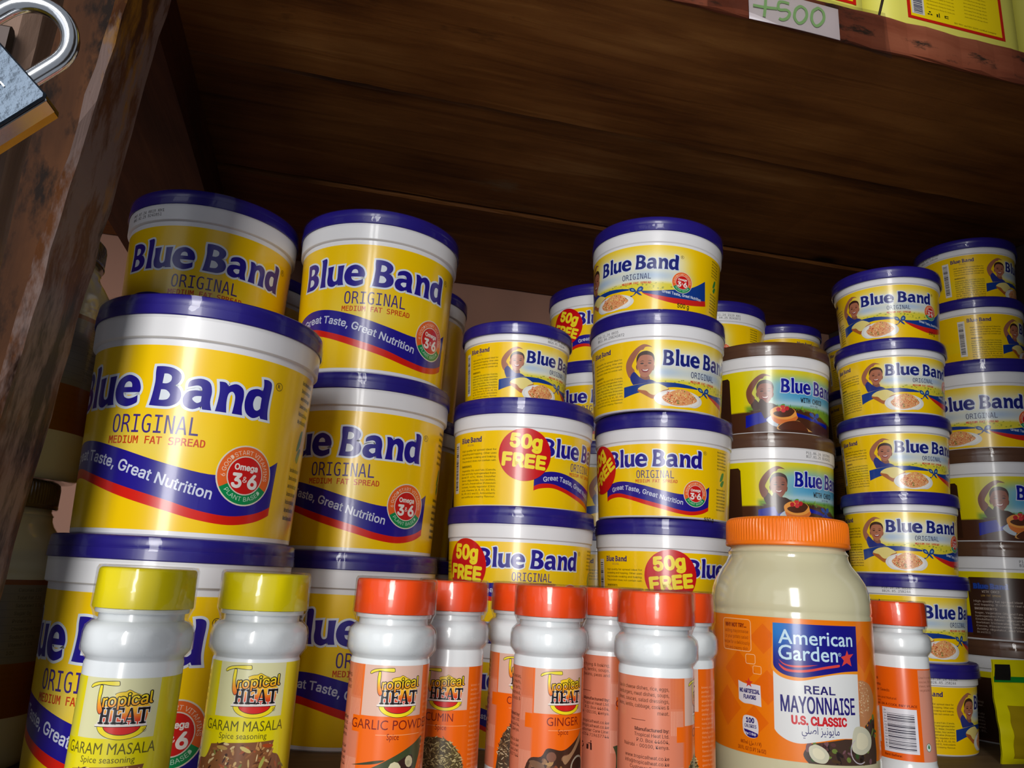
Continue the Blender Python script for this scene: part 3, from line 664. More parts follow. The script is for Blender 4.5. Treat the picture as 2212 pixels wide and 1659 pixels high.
def art_choco(P, T):
    """cocoa spread label: sky, waving child in brown, pancakes, brown ingredients panel"""
    k = T['k']
    top = [(-64, 25), (-45, 28), (-20, 27.5), (0, 26), (12, 22), (30, 18), (60, 16), (75, 16)]
    def cf(x, z):
        d = x/k; zz = z if z < 30 else 30+(z-30)/1.42
        if zz < interp(top, d)-3: return (74, 40, 26)
        c = mixc((228, 214, 40), (120, 184, 214), ss(-66, -30, d)*(1-ss(42, 53, zz)))
        c = mixc(c, (64, 156, 208), math.exp(-((zz-36)/4)**2)*ss(-50, -10, d)*.8)
        c = mixc(c, (214, 226, 226), math.exp(-((zz-29.5)/2.2)**2)*.6*ss(-60, -40, d))
        c = mixc(c, (112, 158, 46), 1-ss(25.5, 28.5, zz))
        return mixc((234, 216, 0), c, ss(-64.5, -63.5, d)*(1-ss(74, 76, d)))
    sheet(P, T, cf)
    rnd = random.Random(2)
    for i in range(120):
        a = rnd.uniform(-60, 70); b = rnd.uniform(24, 28.5)
        P.poly([(a*k, b-2), ((a+.8)*k, b-2), ((a+rnd.uniform(0, 1.4))*k, b+rnd.uniform(0, 1.2))], rnd.choice([(90, 140, 40), (140, 176, 60), (70, 120, 36)]), 1, False)
    P.rect(-64*k, -62*k+0, 4, 10, (74, 40, 26), .5)
    P.rect(-179*k, -170*k, 6, 21, (0, 20, 150), 1)
    bx = [(-170, 50.0), (-80.5, 50.0)]
    P.poly([(-170*k, 3.7, 1), (-80.5*k, 3.7, 1), (-80.5*k, 55, 0), (-82.5*k, 57.5, 0), (-168*k, 57.5, 0), (-170*k, 55, 0)], (56, 30, 20), 2, False)
    logo(P, -170*k+19, 47, .21, .2, (30, 70, 170), 4, .5, oc=(20, 40, 110), R_=False, n=2)
    P.text('WITH CHOCO', -170*k+12, 43.2, 14, 2.2, (196, 182, 170), 3, mono=True, res=1)
    P.text('LOW FAT SPREAD', -170*k+11, 39.8, 16, 1.7, (190, 150, 60), 3, mono=True, res=1)
    c = (176, 160, 148)
    P.para(["High quality fat spread ideal for spreading", "and topping. It contains real cocoa powder."], -170*k+4, 34.5, 60, 3.1, 1.8, c, 3)
    P.text('INGREDIENTS:', -170*k+4, 27.5, 19, 2.1, c, 3, bold=.03, mono='sans', res=1)
    P.para(["Sugar, Vegetable Oils and Fats (Palm and Fully", "hydrogenated Palm oil), Water, Cocoa Powder,", "Emulsifiers (Mono-diglycerides, Soy Lecithin,", "Sorbitan tristearate), Salt, Artificial flavour", "Cocoa, Preservative (Potassium sorbate),", "Acidity regulator, and Vitamins (A, D, B1,"], -170*k+4, 24, 60, 3.0, 1.7, c, 3)
    P.text("B6 and B12).", -170*k+4, 6.2, 12, 1.7, c, 3, mono='sans', res=1)
    logo(P, 0, 40.2, 33.5/66*k, .60, (8, 20, 150), 5, .8, oc=(206, 218, 236), n=3)
    P.text('WITH CHOCO', -14.4*k, 31.6, 26*k, 4.6, (30, 34, 44), 4, bold=.02, mono=True, res=2)
    P.text('LOW FAT SPREAD', -4*k, 28.6, 10*k, 1.5, (60, 70, 90), 4, mono=True, res=1)
    shp(P, T, 'crib_l', (0, 16, 160), 3); shp(P, T, 'crib_r', (0, 24, 160), 3)
    for n_ in ('tail_l', 'tail_r', 'bow_l', 'bow_r'): shp(P, T, n_, (20, 74, 170), 4, dx=0)
    dx = 3.5
    shp(P, T, 'arm', (128, 74, 54), 3.2, dx=dx); shp(P, T, 'neck', (120, 70, 52), 3.2, dx=dx)
    child(P, T, (74, 50, 42), dx=dx, tone=(146, 86, 66))
    shp(P, T, 'cshirt', (70, 46, 38), 5)
    shp(P, T, 'cplate', (190, 202, 214), 6)
    shp(P, T, 'pan', (240, 160, 72), 7); shp(P, T, 'pan2', (222, 120, 52), 7.3); shp(P, T, 'choc', (84, 46, 30), 7.6)
    for i in range(4): shp(P, T, 'berry%d' % i, (196, 40, 50) if i % 2 else (214, 62, 66), 8+.2*i)
    shp(P, T, 'leaf', (96, 150, 50), 8.6)
    shp(P, T, 'toast', (226, 168, 92), 8); shp(P, T, 'spread', (86, 42, 26), 8.3)
    P.line([((-12+i*2)*k, 24.5-i*.4) for i in range(6)], .7, (150, 84, 56), 8.6)
    side_text(P, T, 80*k, 12*k)
ART = {'plain': art_plain, 'child': art_child, 'choco': art_choco}

_proto = {}
TUBN = {}
def tub_proto(typ, art, sticker, dates):
    T = TYP[typ]; name = 'chocolate_spread_tub' if art == 'choco' else 'margarine_tub'
    t = empty(name)
    # body
    pf = [(0, 1.6), (T['rb']-6, 1.6), (T['rb']-4.5, 0), (T['rb']-1, 0), (T['rb'], 1)]
    for q in (.33, .66, 1): pf.append((body_r(T, T['zt']*q)*1000, T['zt']*q))
    pf += [(body_r(T, T['zc']-.3)*1000, T['zc']-.3), (T['rc']-.7, T['zc']), (T['rc'], T['zc']+.7)]
    zl = T['h']-T['t']
    pf += [(T['rc']+(zl-T['zc'])*.03, zl-.2), (T['rc']+.6, zl+T['t']*.7)]
    vs, fs = lathe([(a*.001, b*.001) for a, b in pf], 96)
    bod = mesh_obj('body', vs, fs, M['white'], t, True, 35)
    # lid: skirt with a groove, raised rim and sunken top panel
    rl, tt, h = T['rl'], T['t'], T['h']
    lp = [(T['rc']+.8, zl+.6), (T['rc']+.9, zl), (rl-.5, zl), (rl, zl+.5), (rl, zl+tt*.46), (rl-.35, zl+tt*.48), (rl-.35, zl+tt*.52), (rl-.2, zl+tt*.54),
          (rl-.6, h-1.1), (rl-1.5, h-.1), (rl-2.2, h), (T['rb']-3.5, h), (T['rb']-4.6, h-2.2), (0, h-2.2)]
    vs, fs = lathe([(a*.001, b*.001) for a, b in lp], 96)
    lidob = mesh_obj('lid', vs, fs, M['brownlid'] if art == 'choco' else M['blue'], t, True, 40)
    # clear seal round the lid, looser on one side
    a0 = R(70)
    rf = lambda a, z: 1+.010+max(0, math.cos(a-a0))**6*((.019 if T['h'] > 120 else .009) if z < (zl+tt*.5)*.001 else .005)
    fp = [(rl-1.5, zl-1.6), (rl+.1, zl-.4), (rl+.1, zl+tt*.5), (rl-.2, h-.8), (rl-2.6, h+.15)]
    vs, fs = lathe([(a*.001, b*.001) for a, b in fp], 96, rf)
    mesh_obj('seal_film', vs, fs, M['lidfilm'], lidob, True, 60)
    P = Print(lambda z: body_r(T, z), T['k'])
    ART[art](P, T)
    if dates: date_code(P, T, *dates)
    P.build('label', bod)
    if sticker is not None:
        S = Print(lambda z: body_r(T, min(z, T['zc']-.4))+.0004, T['k'], step=.05)
        cx, cz, rr = -54.3*T['k'], 43.2, 21.8
        S.poly(ell(cx, cz, rr, rr, 56), (206, 14, 22), 0, False)
        ro = R(sticker)
        for tx, dx_, dz_, w_, h_ in (('50g', 0, 5.6, 25, 10.5), ('FREE', 0, -10.3, 35, 10.2)):
            X_ = -w_/2
            ox = cx+X_*math.cos(ro)-dz_*math.sin(ro); oz = cz+X_*math.sin(ro)+dz_*math.cos(ro)
            vs, _f = tess_text(tx, .045, 3, 'sans'); x0 = min(v[0] for v in vs); x1 = max(v[0] for v in vs); sx = w_/(x1-x0); sc2 = h_/cap_h('sans')
            def wp(a, b, ox=ox, oz=oz): return (ox+a*math.cos(ro)-b*math.sin(ro), oz+a*math.sin(ro)+b*math.cos(ro))
            S.text(tx, 0, 0, w_, h_, (250, 226, 40), 1, bold=.045, mono='sans', warp=wp)
        S.build('sticker', bod)
    return t
def tub(typ, art, x, y, z, rot, label, group, sticker=None, dates=None, tilt=None):
    key = (typ, art, sticker, dates)
    o = _proto.get(key)
    if o is None: o = _proto[key] = tub_proto(typ, art, sticker, dates)
    else: o = copy_tree(o)
    o.location = (x, y, z); o.rotation_euler = (0, 0, R(rot))
    if tilt:
        deg, px = tilt
        Mx = Matrix.Translation((x+px, y, z)) @ Matrix.Rotation(R(-deg), 4, 'Y') @ Matrix.Translation((-px, 0, 0)) @ Matrix.Rotation(R(rot), 4, 'Z')
        o.matrix_basis = Mx
    tag(o, label, 'chocolate spread tub' if art == 'choco' else 'margarine tub', group)
    return o
# ------------------------------------------------------------------ spice bottles
KS = .3316
def spice_logo(P, X, Z):
    """X(deg from panel left edge), Z(mm)"""
    BLK = (28, 22, 26)
    def pts(n): return [(X(q[0]), Z(q[1]), q[2]) for q in SH[n]]
    def grad(x, z):
        t = (z-Z(69.5))/(Z(84)-Z(69.5))
        return mixc(mixc((206, 20, 20), (246, 150, 30), ss(0, .45, t)), (246, 226, 40), ss(.4, .75, t))
    P.poly(pts('crown'), (244, 206, 40), 1); P.line(smooth_poly(pts('crown')[:-2])[:26], .18, BLK, 1.2)
    P.poly([(X(28), Z(75.8)), (X(55), Z(77.2)), (X(79), Z(76.5)), (X(79), Z(72)), (X(76), Z(68.8), 1), (X(28), Z(68.8), 1), (X(27), Z(72))], lambda x, z: mixc((214, 40, 24), (250, 190, 50), ss(Z(69), Z(75.5), z)), 1, zs=.8)
    # half sun below the word
    for (rx, rz, c, lv) in ((27.6, 4.95, BLK, 1.6), (27, 4.75, (246, 222, 30), 2), (20.6, 3.35, BLK, 2.2), (19.8, 3.1, (214, 34, 26), 2.6)):
        P.poly([(X(52.8)+rx*KS*math.cos(a), Z(68.7)+rz*math.sin(a)) for a in [math.pi+math.pi*i/24 for i in range(25)]], c, lv, False)
    P.rect(X(22.5), X(80), Z(68.5), Z(69.25), (236, 226, 216), 2.8); P.rect(X(22.5), X(80), Z(68.3), Z(68.5), BLK, 2.8)
    # HEAT, slab serif
    def rects(rs, x0, w, h=5.9, z0=69.4):
        for grow, c, lv in ((.26, (240, 232, 226), 3), (0, BLK, 3.6)):
            for q in rs:
                xs_ = [p[0] for p in q]; zs_ = [p[1] for p in q]; mx = sum(xs_)/len(xs_); mz = sum(zs_)/len(zs_)
                P.poly([(X(x0)+p[0]*w+(grow if p[0] > mx else -grow), Z(z0)+p[1]*h+(grow if p[1] > mz else -grow)) for p in q], c, lv, False)
    def rc(a, b, c, d): return [(a, c), (b, c), (b, d), (a, d)]
    H = [rc(.12, .36, 0, 1), rc(.64, .88, 0, 1), rc(.3, .7, .42, .56), rc(0, .46, 0, .1), rc(.54, 1, 0, .1), rc(0, .46, .9, 1), rc(.54, 1, .9, 1)]
    E_ = [rc(.12, .4, 0, 1), rc(0, .95, 0, .12), rc(0, .95, .88, 1), rc(.3, .72, .44, .56), rc(.84, .97, 0, .28), rc(.82, .95, .72, 1), rc(.66, .76, .34, .66)]
    A = [[(.44, 1), (.6, 1), (.96, 0), (.68, 0)], [(.44, 1), (.54, 1), (.2, 0), (.1, 0)], rc(.25, .72, .26, .36), rc(0, .36, 0, .1), rc(.58, 1.04, 0, .1)]
    T_ = [rc(.38, .64, 0, 1), rc(.22, .8, 0, .1), rc(.02, 1, .86, 1), rc(.0, .12, .66, 1), rc(.9, 1.02, .66, 1)]
    wd = 13.2*KS
    for g, x0 in ((H, 25.8), (E_, 40.2), (A, 53.4), (T_, 67.6)): rects(g, x0, wd*1.02)
    # ropical with dark edge and warm gradient, rising to the right
    vs, _f = tess_text('ropical', .0, 2, 'sans')
    W = (82.5-27.8)*KS
    for bold, col, lv in ((.05, BLK, 4), (.012, grad, 4.6)):
        for dx in ((-.06, .06) if bold > .03 else (0,)):
            P.text('ropical', 0, 0, W, 4.3, col, lv, bold=bold, mono='sans', res=2, warp=lambda a, b, dx=dx: (X(28)+a+dx, Z(75.4)+b+a*.085))
    l = P.poly(pts('tstem'), grad, 5, zs=.8); P.line(l, .22, BLK, 5.2, True)
    l = P.poly(pts('tbar'), (240, 222, 60), 5.4); P.line(l, .22, BLK, 5.6, True)
    P.ring(X(77.8), Z(67), .62, .74, (90, 60, 50), 3, n=14); P.text('R', X(77.8), Z(66.6), .5, .75, (90, 60, 50), 3, align='c', res=1)
def spice_label(P, kind, dz):
    Z = lambda z: z+dz-1.0
    X = lambda d: d*KS
    top, bot = 85.5+dz-.5, 20.5
    yel = kind == 'garam'
    OR = (240, 104, 10); SAL = (216, 126, 96); PK = (224, 184, 166)
    if yel: OR, SAL, PK = (228, 212, 10), (226, 214, 60), (222, 218, 168)
    def cf(x, z):
        d = x/KS
        if yel:
            if d < 0: return mixc((226, 214, 70), (232, 216, 20), ss(-14, -2, d))
            return mixc((232, 216, 10), (210, 196, 10), ss(90, 120, d))
        if d < -150: return OR
        if d < 0: return mixc(SAL, (238, 128, 72), ss(-30, -4, d)*ss(62, 80, z))
        return OR
    P.add([(X(-180), bot), (X(180), bot), (X(180), top), (X(-180), top)], [(0, 1, 2, 3)], cf, 0, 6)
    P.rect(X(0), X(90.5), Z(64.2), top, PK, .5)
    if yel: P.rect(X(-28), X(90), Z(57.6), Z(63.6), (232, 216, 0), .4)
    else: P.rect(X(-15), X(91), Z(57.0), Z(63.9), OR, .4)
    for i in range(9):
        if not yel:
            for (a, b, c) in ((Z(72), top, (206, 96, 50)), (Z(60), Z(71), (240, 176, 150)), (Z(34), Z(46), (240, 176, 150))):
                P.rect(X(-24+i*2.5), X(-23.3+i*2.5), a, b, c, .3)
    spice_logo(P, X, Z)
    DK = (96, 88, 20) if yel else (124, 26, 16)
    ti = {'garam': ('GARAM MASALA', 'Spice seasoning', 41, 108, 61), 'garlic': ('GARLIC POWDER', 'Spice', 50, 132, 17), 'cumin': ('CUMIN', 'Spice', 44, 46, 18), 'ginger': ('GINGER', 'Spice', 50, 58, 18), 'cloves': ('CORIANDER', 'Spice', 58, 76, 17)}[kind]
    P.text(ti[0], X(ti[2]), Z(58.6), X(ti[3]), 4.0, DK, 2, bold=.0, align='c')
    P.text(ti[1], X(48 if not yel else 42), Z(54.4 if not yel else 55.6), X(ti[4]), 2.3 if yel else 2.6, DK, 2, align='c', res=2)
    if not yel: P.rect(X(24), X(92), Z(56.3), Z(56.5), (246, 180, 130), .6)
    # picture
    rnd = random.Random(11)
    def blob(cx, cz, rx, rz, c, lev, rot=None, n=8):
        P.poly([(cx+p[0], cz+p[1]) for p in ell(0, 0, rx, rz, n, rnd.uniform(0, 3.1) if rot is None else rot)], c, lev, False)
    if yel:
        base = [(X(-34), 20.8, 1), (X(-31), Z(38)), (X(-24), Z(46)), (X(-8), Z(47.5)), (X(0), Z(53), 1), (X(25), Z(54)), (X(55), Z(54.3)), (X(84), Z(54.6), 1), (X(83), Z(50)), (X(94), Z(48)), (X(106), Z(40)), (X(110), 20.8, 1)]
        P.poly(base, (132, 82, 48), .8)
        cols = [(150, 96, 56), (190, 140, 84), (96, 54, 34), (206, 170, 110), (120, 124, 60), (164, 82, 44), (216, 190, 140), (70, 40, 30), (176, 120, 70)]
        for i in range(430):
            d = rnd.uniform(-28, 104); z = rnd.uniform(22, 53.5)
            if z > 45 and (d < 0 or d > 84): continue
            blob(X(d), Z(z), rnd.uniform(.5, 1.8), rnd.uniform(.25, .6), rnd.choice(cols), 1+(i % 6)*.15)
        for (d, z, a, c) in ((18, 52, -.1, (176, 140, 70)), (48, 51.5, -.45, (210, 188, 110)), (70, 46, 1.2, (170, 170, 80)), (50, 38, -.9, (150, 156, 66)), (76, 52.6, -.1, (170, 70, 30)), (22, 43, .25, (170, 96, 56))):
            blob(X(d), Z(z), 2.6, .8, c, 2.2, a, 12)
    elif kind in ('cumin', 'cloves'):
        cx = X(42 if kind == 'cumin' else 56)
        dome = [(cx-17.5, 20.6, 1)]+[(cx+16.8*math.cos(a), max(20.7, Z(28)+23*math.sin(a))) for a in [math.pi-math.pi*i/14 for i in range(15)]]+[(cx+17.5, 20.6, 1)]
        P.poly(dome, (84, 70, 42) if kind == 'cumin' else (70, 56, 40), .8, False)
        cols = [(150, 134, 84), (176, 158, 104), (110, 98, 58), (70, 58, 36), (196, 180, 128)] if kind == 'cumin' else [(176, 150, 110), (130, 100, 66), (90, 64, 44), (206, 186, 150), (54, 40, 32)]
        for i in range(760):
            a, b = rnd.uniform(-1, 1), rnd.uniform(0, 1)
            if a*a+b*b > 1: continue
            blob(cx+a*17, max(21.6, Z(28)+b*23.4-(0 if b > .1 else 6*rnd.random())), rnd.uniform(.8, 1.35), .26, rnd.choice(cols), 1+(i % 7)*.12, rnd.uniform(-1.2, 1.2), 6)
    elif kind == 'garlic':
        P.poly([(X(-20), Z(37.5), 1), (X(20), Z(42.5)), (X(48), Z(47)), (X(80), Z(52)), (X(100), Z(54.5)), (X(92), Z(44)), (X(74), Z(32)), (X(56), 21, 1), (X(-16), 21, 1), (X(-14), Z(32))], (66, 74, 44), .8)
        P.poly([(X(-10), Z(43), 1), (X(26), Z(44.4)), (X(40), Z(46), 1), (X(24), Z(45.6))], (58, 62, 36), .9); P.poly([(X(4), 21, 1), (X(16), Z(36)), (X(46), Z(43)), (X(80), Z(47.5)), (X(78), Z(34)), (X(60), 21, 1)], (58, 34, 30), 1)
        for (d, z, rx, rz, c) in ((54, 42, 3, 3.4, (214, 202, 164)), (75, 45, 2.1, 2.6, (206, 190, 150)), (6, 33, 3.4, 2.4, (214, 204, 172)), (30, 37.5, 1.9, 1.9, (216, 198, 140)), (35, 40.5, 1.3, 1.3, (210, 190, 130)), (24, 34.5, 1.8, 1.7, (206, 186, 126)), (37, 35, 1.6, 1.6, (216, 200, 146)), (28, 31, 1.6, 1.5, (200, 180, 120))):
            blob(X(d), Z(z), rx, rz, c, 1.4, .4, 10); blob(X(d)-rx*.15, Z(z)-rz*.2, rx*.5, rz*.4, tuple(v*.88 for v in c), 1.7, .4, 9)
    elif kind == 'ginger':
        P.poly([(X(-14), 21, 1), (X(-18), Z(30)), (X(-6), Z(42)), (X(14), Z(44)), (X(24), Z(48)), (X(46), Z(47)), (X(62), Z(49)), (X(90), Z(55), 1), (X(96), 21, 1)], (66, 40, 28), .8)
        for i in range(60):
            blob(X(rnd.uniform(-10, 60)), Z(rnd.uniform(22, 44)), rnd.uniform(1, 2.4), rnd.uniform(.6, 1.2), rnd.choice([(120, 80, 56), (150, 108, 70), (96, 60, 42), (176, 134, 84), (134, 70, 44)]), 1+(i % 5)*.12)
        for (d, z, rx, rz, a, c) in ((8, 40, 4.2, 1.7, -.25, (120, 84, 58)), (30, 44, 2.6, 2.4, 0, (128, 82, 62)), (12, 32, 4.4, 1.5, .3, (166, 124, 80)), (40, 33, 2, 2.2, 0, (170, 100, 56))): blob(X(d), Z(z), rx, rz, c, 1.8, a, 12)
        P.poly([(X(48), Z(44)), (X(52), Z(40.5)), (X(60), Z(42)), (X(90), Z(52), 1), (X(90), Z(56.5), 1), (X(64), Z(46))], (160, 122, 88), 2.2)
        P.poly([(X(64), Z(40)), (X(66), Z(30)), (X(78), Z(23)), (X(96), Z(24)), (X(98), Z(40)), (X(80), Z(44))], (170, 160, 140), 2); P.poly([(X(67), Z(40)), (X(69), Z(33)), (X(80), Z(26)), (X(95), Z(27)), (X(96), Z(40)), (X(80), Z(43))], (56, 34, 24), 2.2)
    # back text, right aligned towards the stripes
    c = (112, 60, 40) if not yel else (120, 110, 40); xr = X(-27)
    ls = {'garlic': ["Use it in frying & baking,", "fritters, lentils, soups,", "beans, beans, peas and"], 'ginger': ["Use in cheese dishes, sauces,", "with meat, meats,", "pickle, tarts,", "cakes, oatmeal,", "bread, foods &"]}.get(kind, ["Use in cheese dishes, rice, eggs,", "hamburgers, meat dishes, soups,", "stews, sauces, salad dressings,", "beans, lentils, cabbage, cookies &", "meat."])
    for i, l in enumerate(ls): P.text(l, xr, Z(80)-i*2.75, None if len(l) < 28 else 29.5, 1.75, c, 1, bold=.012, mono='sans', res=1, align='r', xs=.95)
    P.rect(xr-19, xr-11.5, Z(66), Z(66.25), (90, 30, 16), 1)
    for i, l in enumerate(["Manufactured by:", "Tropical Heat Ltd.", "P.O. Box 44604,", "Nairobi - 00100, Kenya.", "", "www.tropicalheat.co.ke", "info@tropicalheat.co.ke", "Customer Care Line:", "+254 719637744"]):
        if l: P.text(l, xr, Z(61.3)-i*2.45, None, 1.6, (84, 40, 30), 1, bold=.045 if i == 0 else .01, mono='sans', res=1, align='r', xs=.95)
    for cx in (-22, -15):   # recycling mark and tidy man
        if cx == -22:
            for a in (90, 210, 330): P.ring(xr+cx+4, Z(36.5), 1.1, 1.7, (60, 30, 26), 1, a-45, a+45, n=8)
        else:
            P.rect(xr+cx+1, xr+cx+2.6, Z(34.6), Z(37.2), (60, 30, 26), 1); P.poly(ell(xr+cx+4.2, Z(39), .45, .45, 8), (60, 30, 26), 1, False)
            P.poly([(xr+cx+3.6, Z(38.4)), (xr+cx+4.8, Z(38.2)), (xr+cx+5, Z(34.4)), (xr+cx+3.8, Z(34.4))], (60, 30, 26), 1, False); P.line([(xr+cx+3.9, Z(38)), (xr+cx+2, Z(37.7))], .35, (60, 30, 26), 1)
    # right hand side: small pale lines
    for i in range(24):
        if kind != 'garam': P.text(rnd.choice(["is a dried seed", "from, light and", "known, odour", "mustard and", "roots, powder", "mixed with fish", "purified", "dishes, curries", "good for soups", "flavour and"]), X(97), Z(76)-i*2.3, None, 1.15, (250, 176, 120), 1, mono='sans', res=1)
    P.text('NET WEIGHT', X(146), Z(80), 10, 1.2, DK, 1, mono='sans', res=1, warp=lambda a, b: (X(152)+b, Z(80)-a))
def barcode_panel(P, dz):
    """orange side of the coriander bottle: notes, barcode and green leaf mark"""
    X = lambda d: d*KS
    # world degrees, measured from the seam at 0
    P.add([(X(-180), 20.5), (X(180), 20.5), (X(180), 79.4), (X(-180), 79.4)], [(0, 1, 2, 3)], (240, 98, 8), 0, 6)
    P.rect(X(0), X(150), 20.5, 78.6, (216, 146, 124), .4)
    D = (120, 34, 10)
    for i, (l, z, h, b) in enumerate((("Tanzania", 70.6, 2.0, .05), ("Ingredients:", 66.6, 1.8, .05), ("Coriander Seeds", 63.2, 1.8, .01), ("100% Pure and Natural", 58.4, 1.5, .01), ("No additives", 56.4, 1.4, .01))):
        P.text(l, X(-88 if i < 3 else -85)-(9 if i in (0, 1) else 8), z, None, h, D, 1, bold=b, mono='sans', res=1, xs=.95)
    P.text("STORE IN A COOL DRY PLACE", X(-6), 54.3, 31, 1.5, D, 1, bold=.03, mono='sans', res=1, align='r')
    P.rect(X(-76), X(-8), 25, 53, (226, 224, 232), 1)
    rnd = random.Random(6); z = 49.6
    while z > 27:
        t = rnd.choice((.25, .25, .5, .75)); P.rect(X(-66), X(-13.5), z-t, z, (40, 40, 60), 2); z -= t+rnd.choice((.25, .4, .55, .7))
    for i, ch in enumerate("6161100911840"):
        P.text(ch, 0, 0, None, 1.7, (50, 46, 64), 2, mono='sans', res=1, warp=lambda a, b, i=i: (X(-72.5)+b, 51.6-i*1.9-a))
    P.rect(X(-93), X(-84), 30, 53, (214, 200, 180), 1)
    P.text("Best Before:", X(-76), 22.3, 11.5, 1.5, D, 1, bold=.03, mono='sans', res=1)
    for i, l in enumerate(("Use it in roasts,", "sauces, fish,", "stews, lentils,", "vegetables.")): P.text(l, X(1.5), 73-i*2.7, None, 1.5, (150, 96, 76), 1, mono='sans', res=1)
    P.ring(X(14), 29.5, 2.3, 2.75, (110, 130, 110), 1, sx=.8, n=24); P.poly(ell(X(14), 29.5, 1.85, 2.3, 20), (226, 236, 232), 1, False)
    P.poly([(X(14), 31.6, 1), (X(14)+.9, 29.6), (X(14), 28.6), (X(14)-.9, 29.6)], (50, 130, 80), 2)
_sp = {}
def spice(kind, dz, x, y, rot, label, group, name='spice_jar'):
    yel = kind == 'garam'
    t = empty(name, (x, y, 0), R(rot))
    key = 'cap'+('y' if yel else 'o')
    if 'body' not in _sp:
        pf = [(0, 1), (15, 1), (17, 0), (19, .3), (20.6, 2), (20.9, 6), (20.6, 13), (19.4, 16), (18.9, 18.5), (19, 20), (19, 50), (19, 86), (18.6, 87), (18.6, 88), (19.6, 89.2), (20.8, 90.8), (21.1, 93), (21, 97.5), (20.3, 100), (18.6, 101.8), (16.8, 102.4), (16.6, 103), (16.6, 105.2), (18.1, 105.5), (18.3, 106), (18.3, 107.3), (16, 107.6)]
        vs, fs = lathe([(a*.001, b*.001) for a, b in pf], 72); bod = mesh_obj('body', vs, fs, M['spicewhite'], t, True, 50); _sp['body'] = bod.data
        cp = [(18.2, 107.4), (19.5, 107.5), (19.6, 108), (19.2, 122), (18.9, 122.9), (18.2, 123.4), (10, 123.5), (0, 123.5)]
        vs, fs = lathe([(a*.001, b*.001) for a, b in cp], 72); _sp['capmesh'] = (vs, fs)
        fp = [(18.9, 87.5), (21.45, 91), (21.5, 97.5), (20.9, 100.2), (18.2, 103), (19.4, 106.2), (20.2, 107.5), (20.1, 122.9), (19.4, 124.3), (17.2, 124.5)]
        rf = lambda a, z: 1+.012*max(0, math.cos(a-1.9))**4+.006*math.sin(9*a+z*260)*(.6 if z > .1 else .3)
        vs, fs = lathe([(a*.001, b*.001) for a, b in fp], 72, rf); _sp['film'] = (vs, fs)
    else:
        bod = bpy.data.objects.new('body', _sp['body']); link(bod, t)
    cl = mesh_obj('cap', *_sp['capmesh'], M['yellowcap'] if yel else M['orangecap'], t, True, 40)
    mesh_obj('shrink_film', *_sp['film'], M['film'], t, True, 60)
    P = Print(lambda z: .019, KS, 5.0, .022)
    if kind == 'barcode': barcode_panel(P, dz)
    else: spice_label(P, kind, dz)
    P.build('label', bod)
    tag(t, label, 'spice bottle', group)
    return t
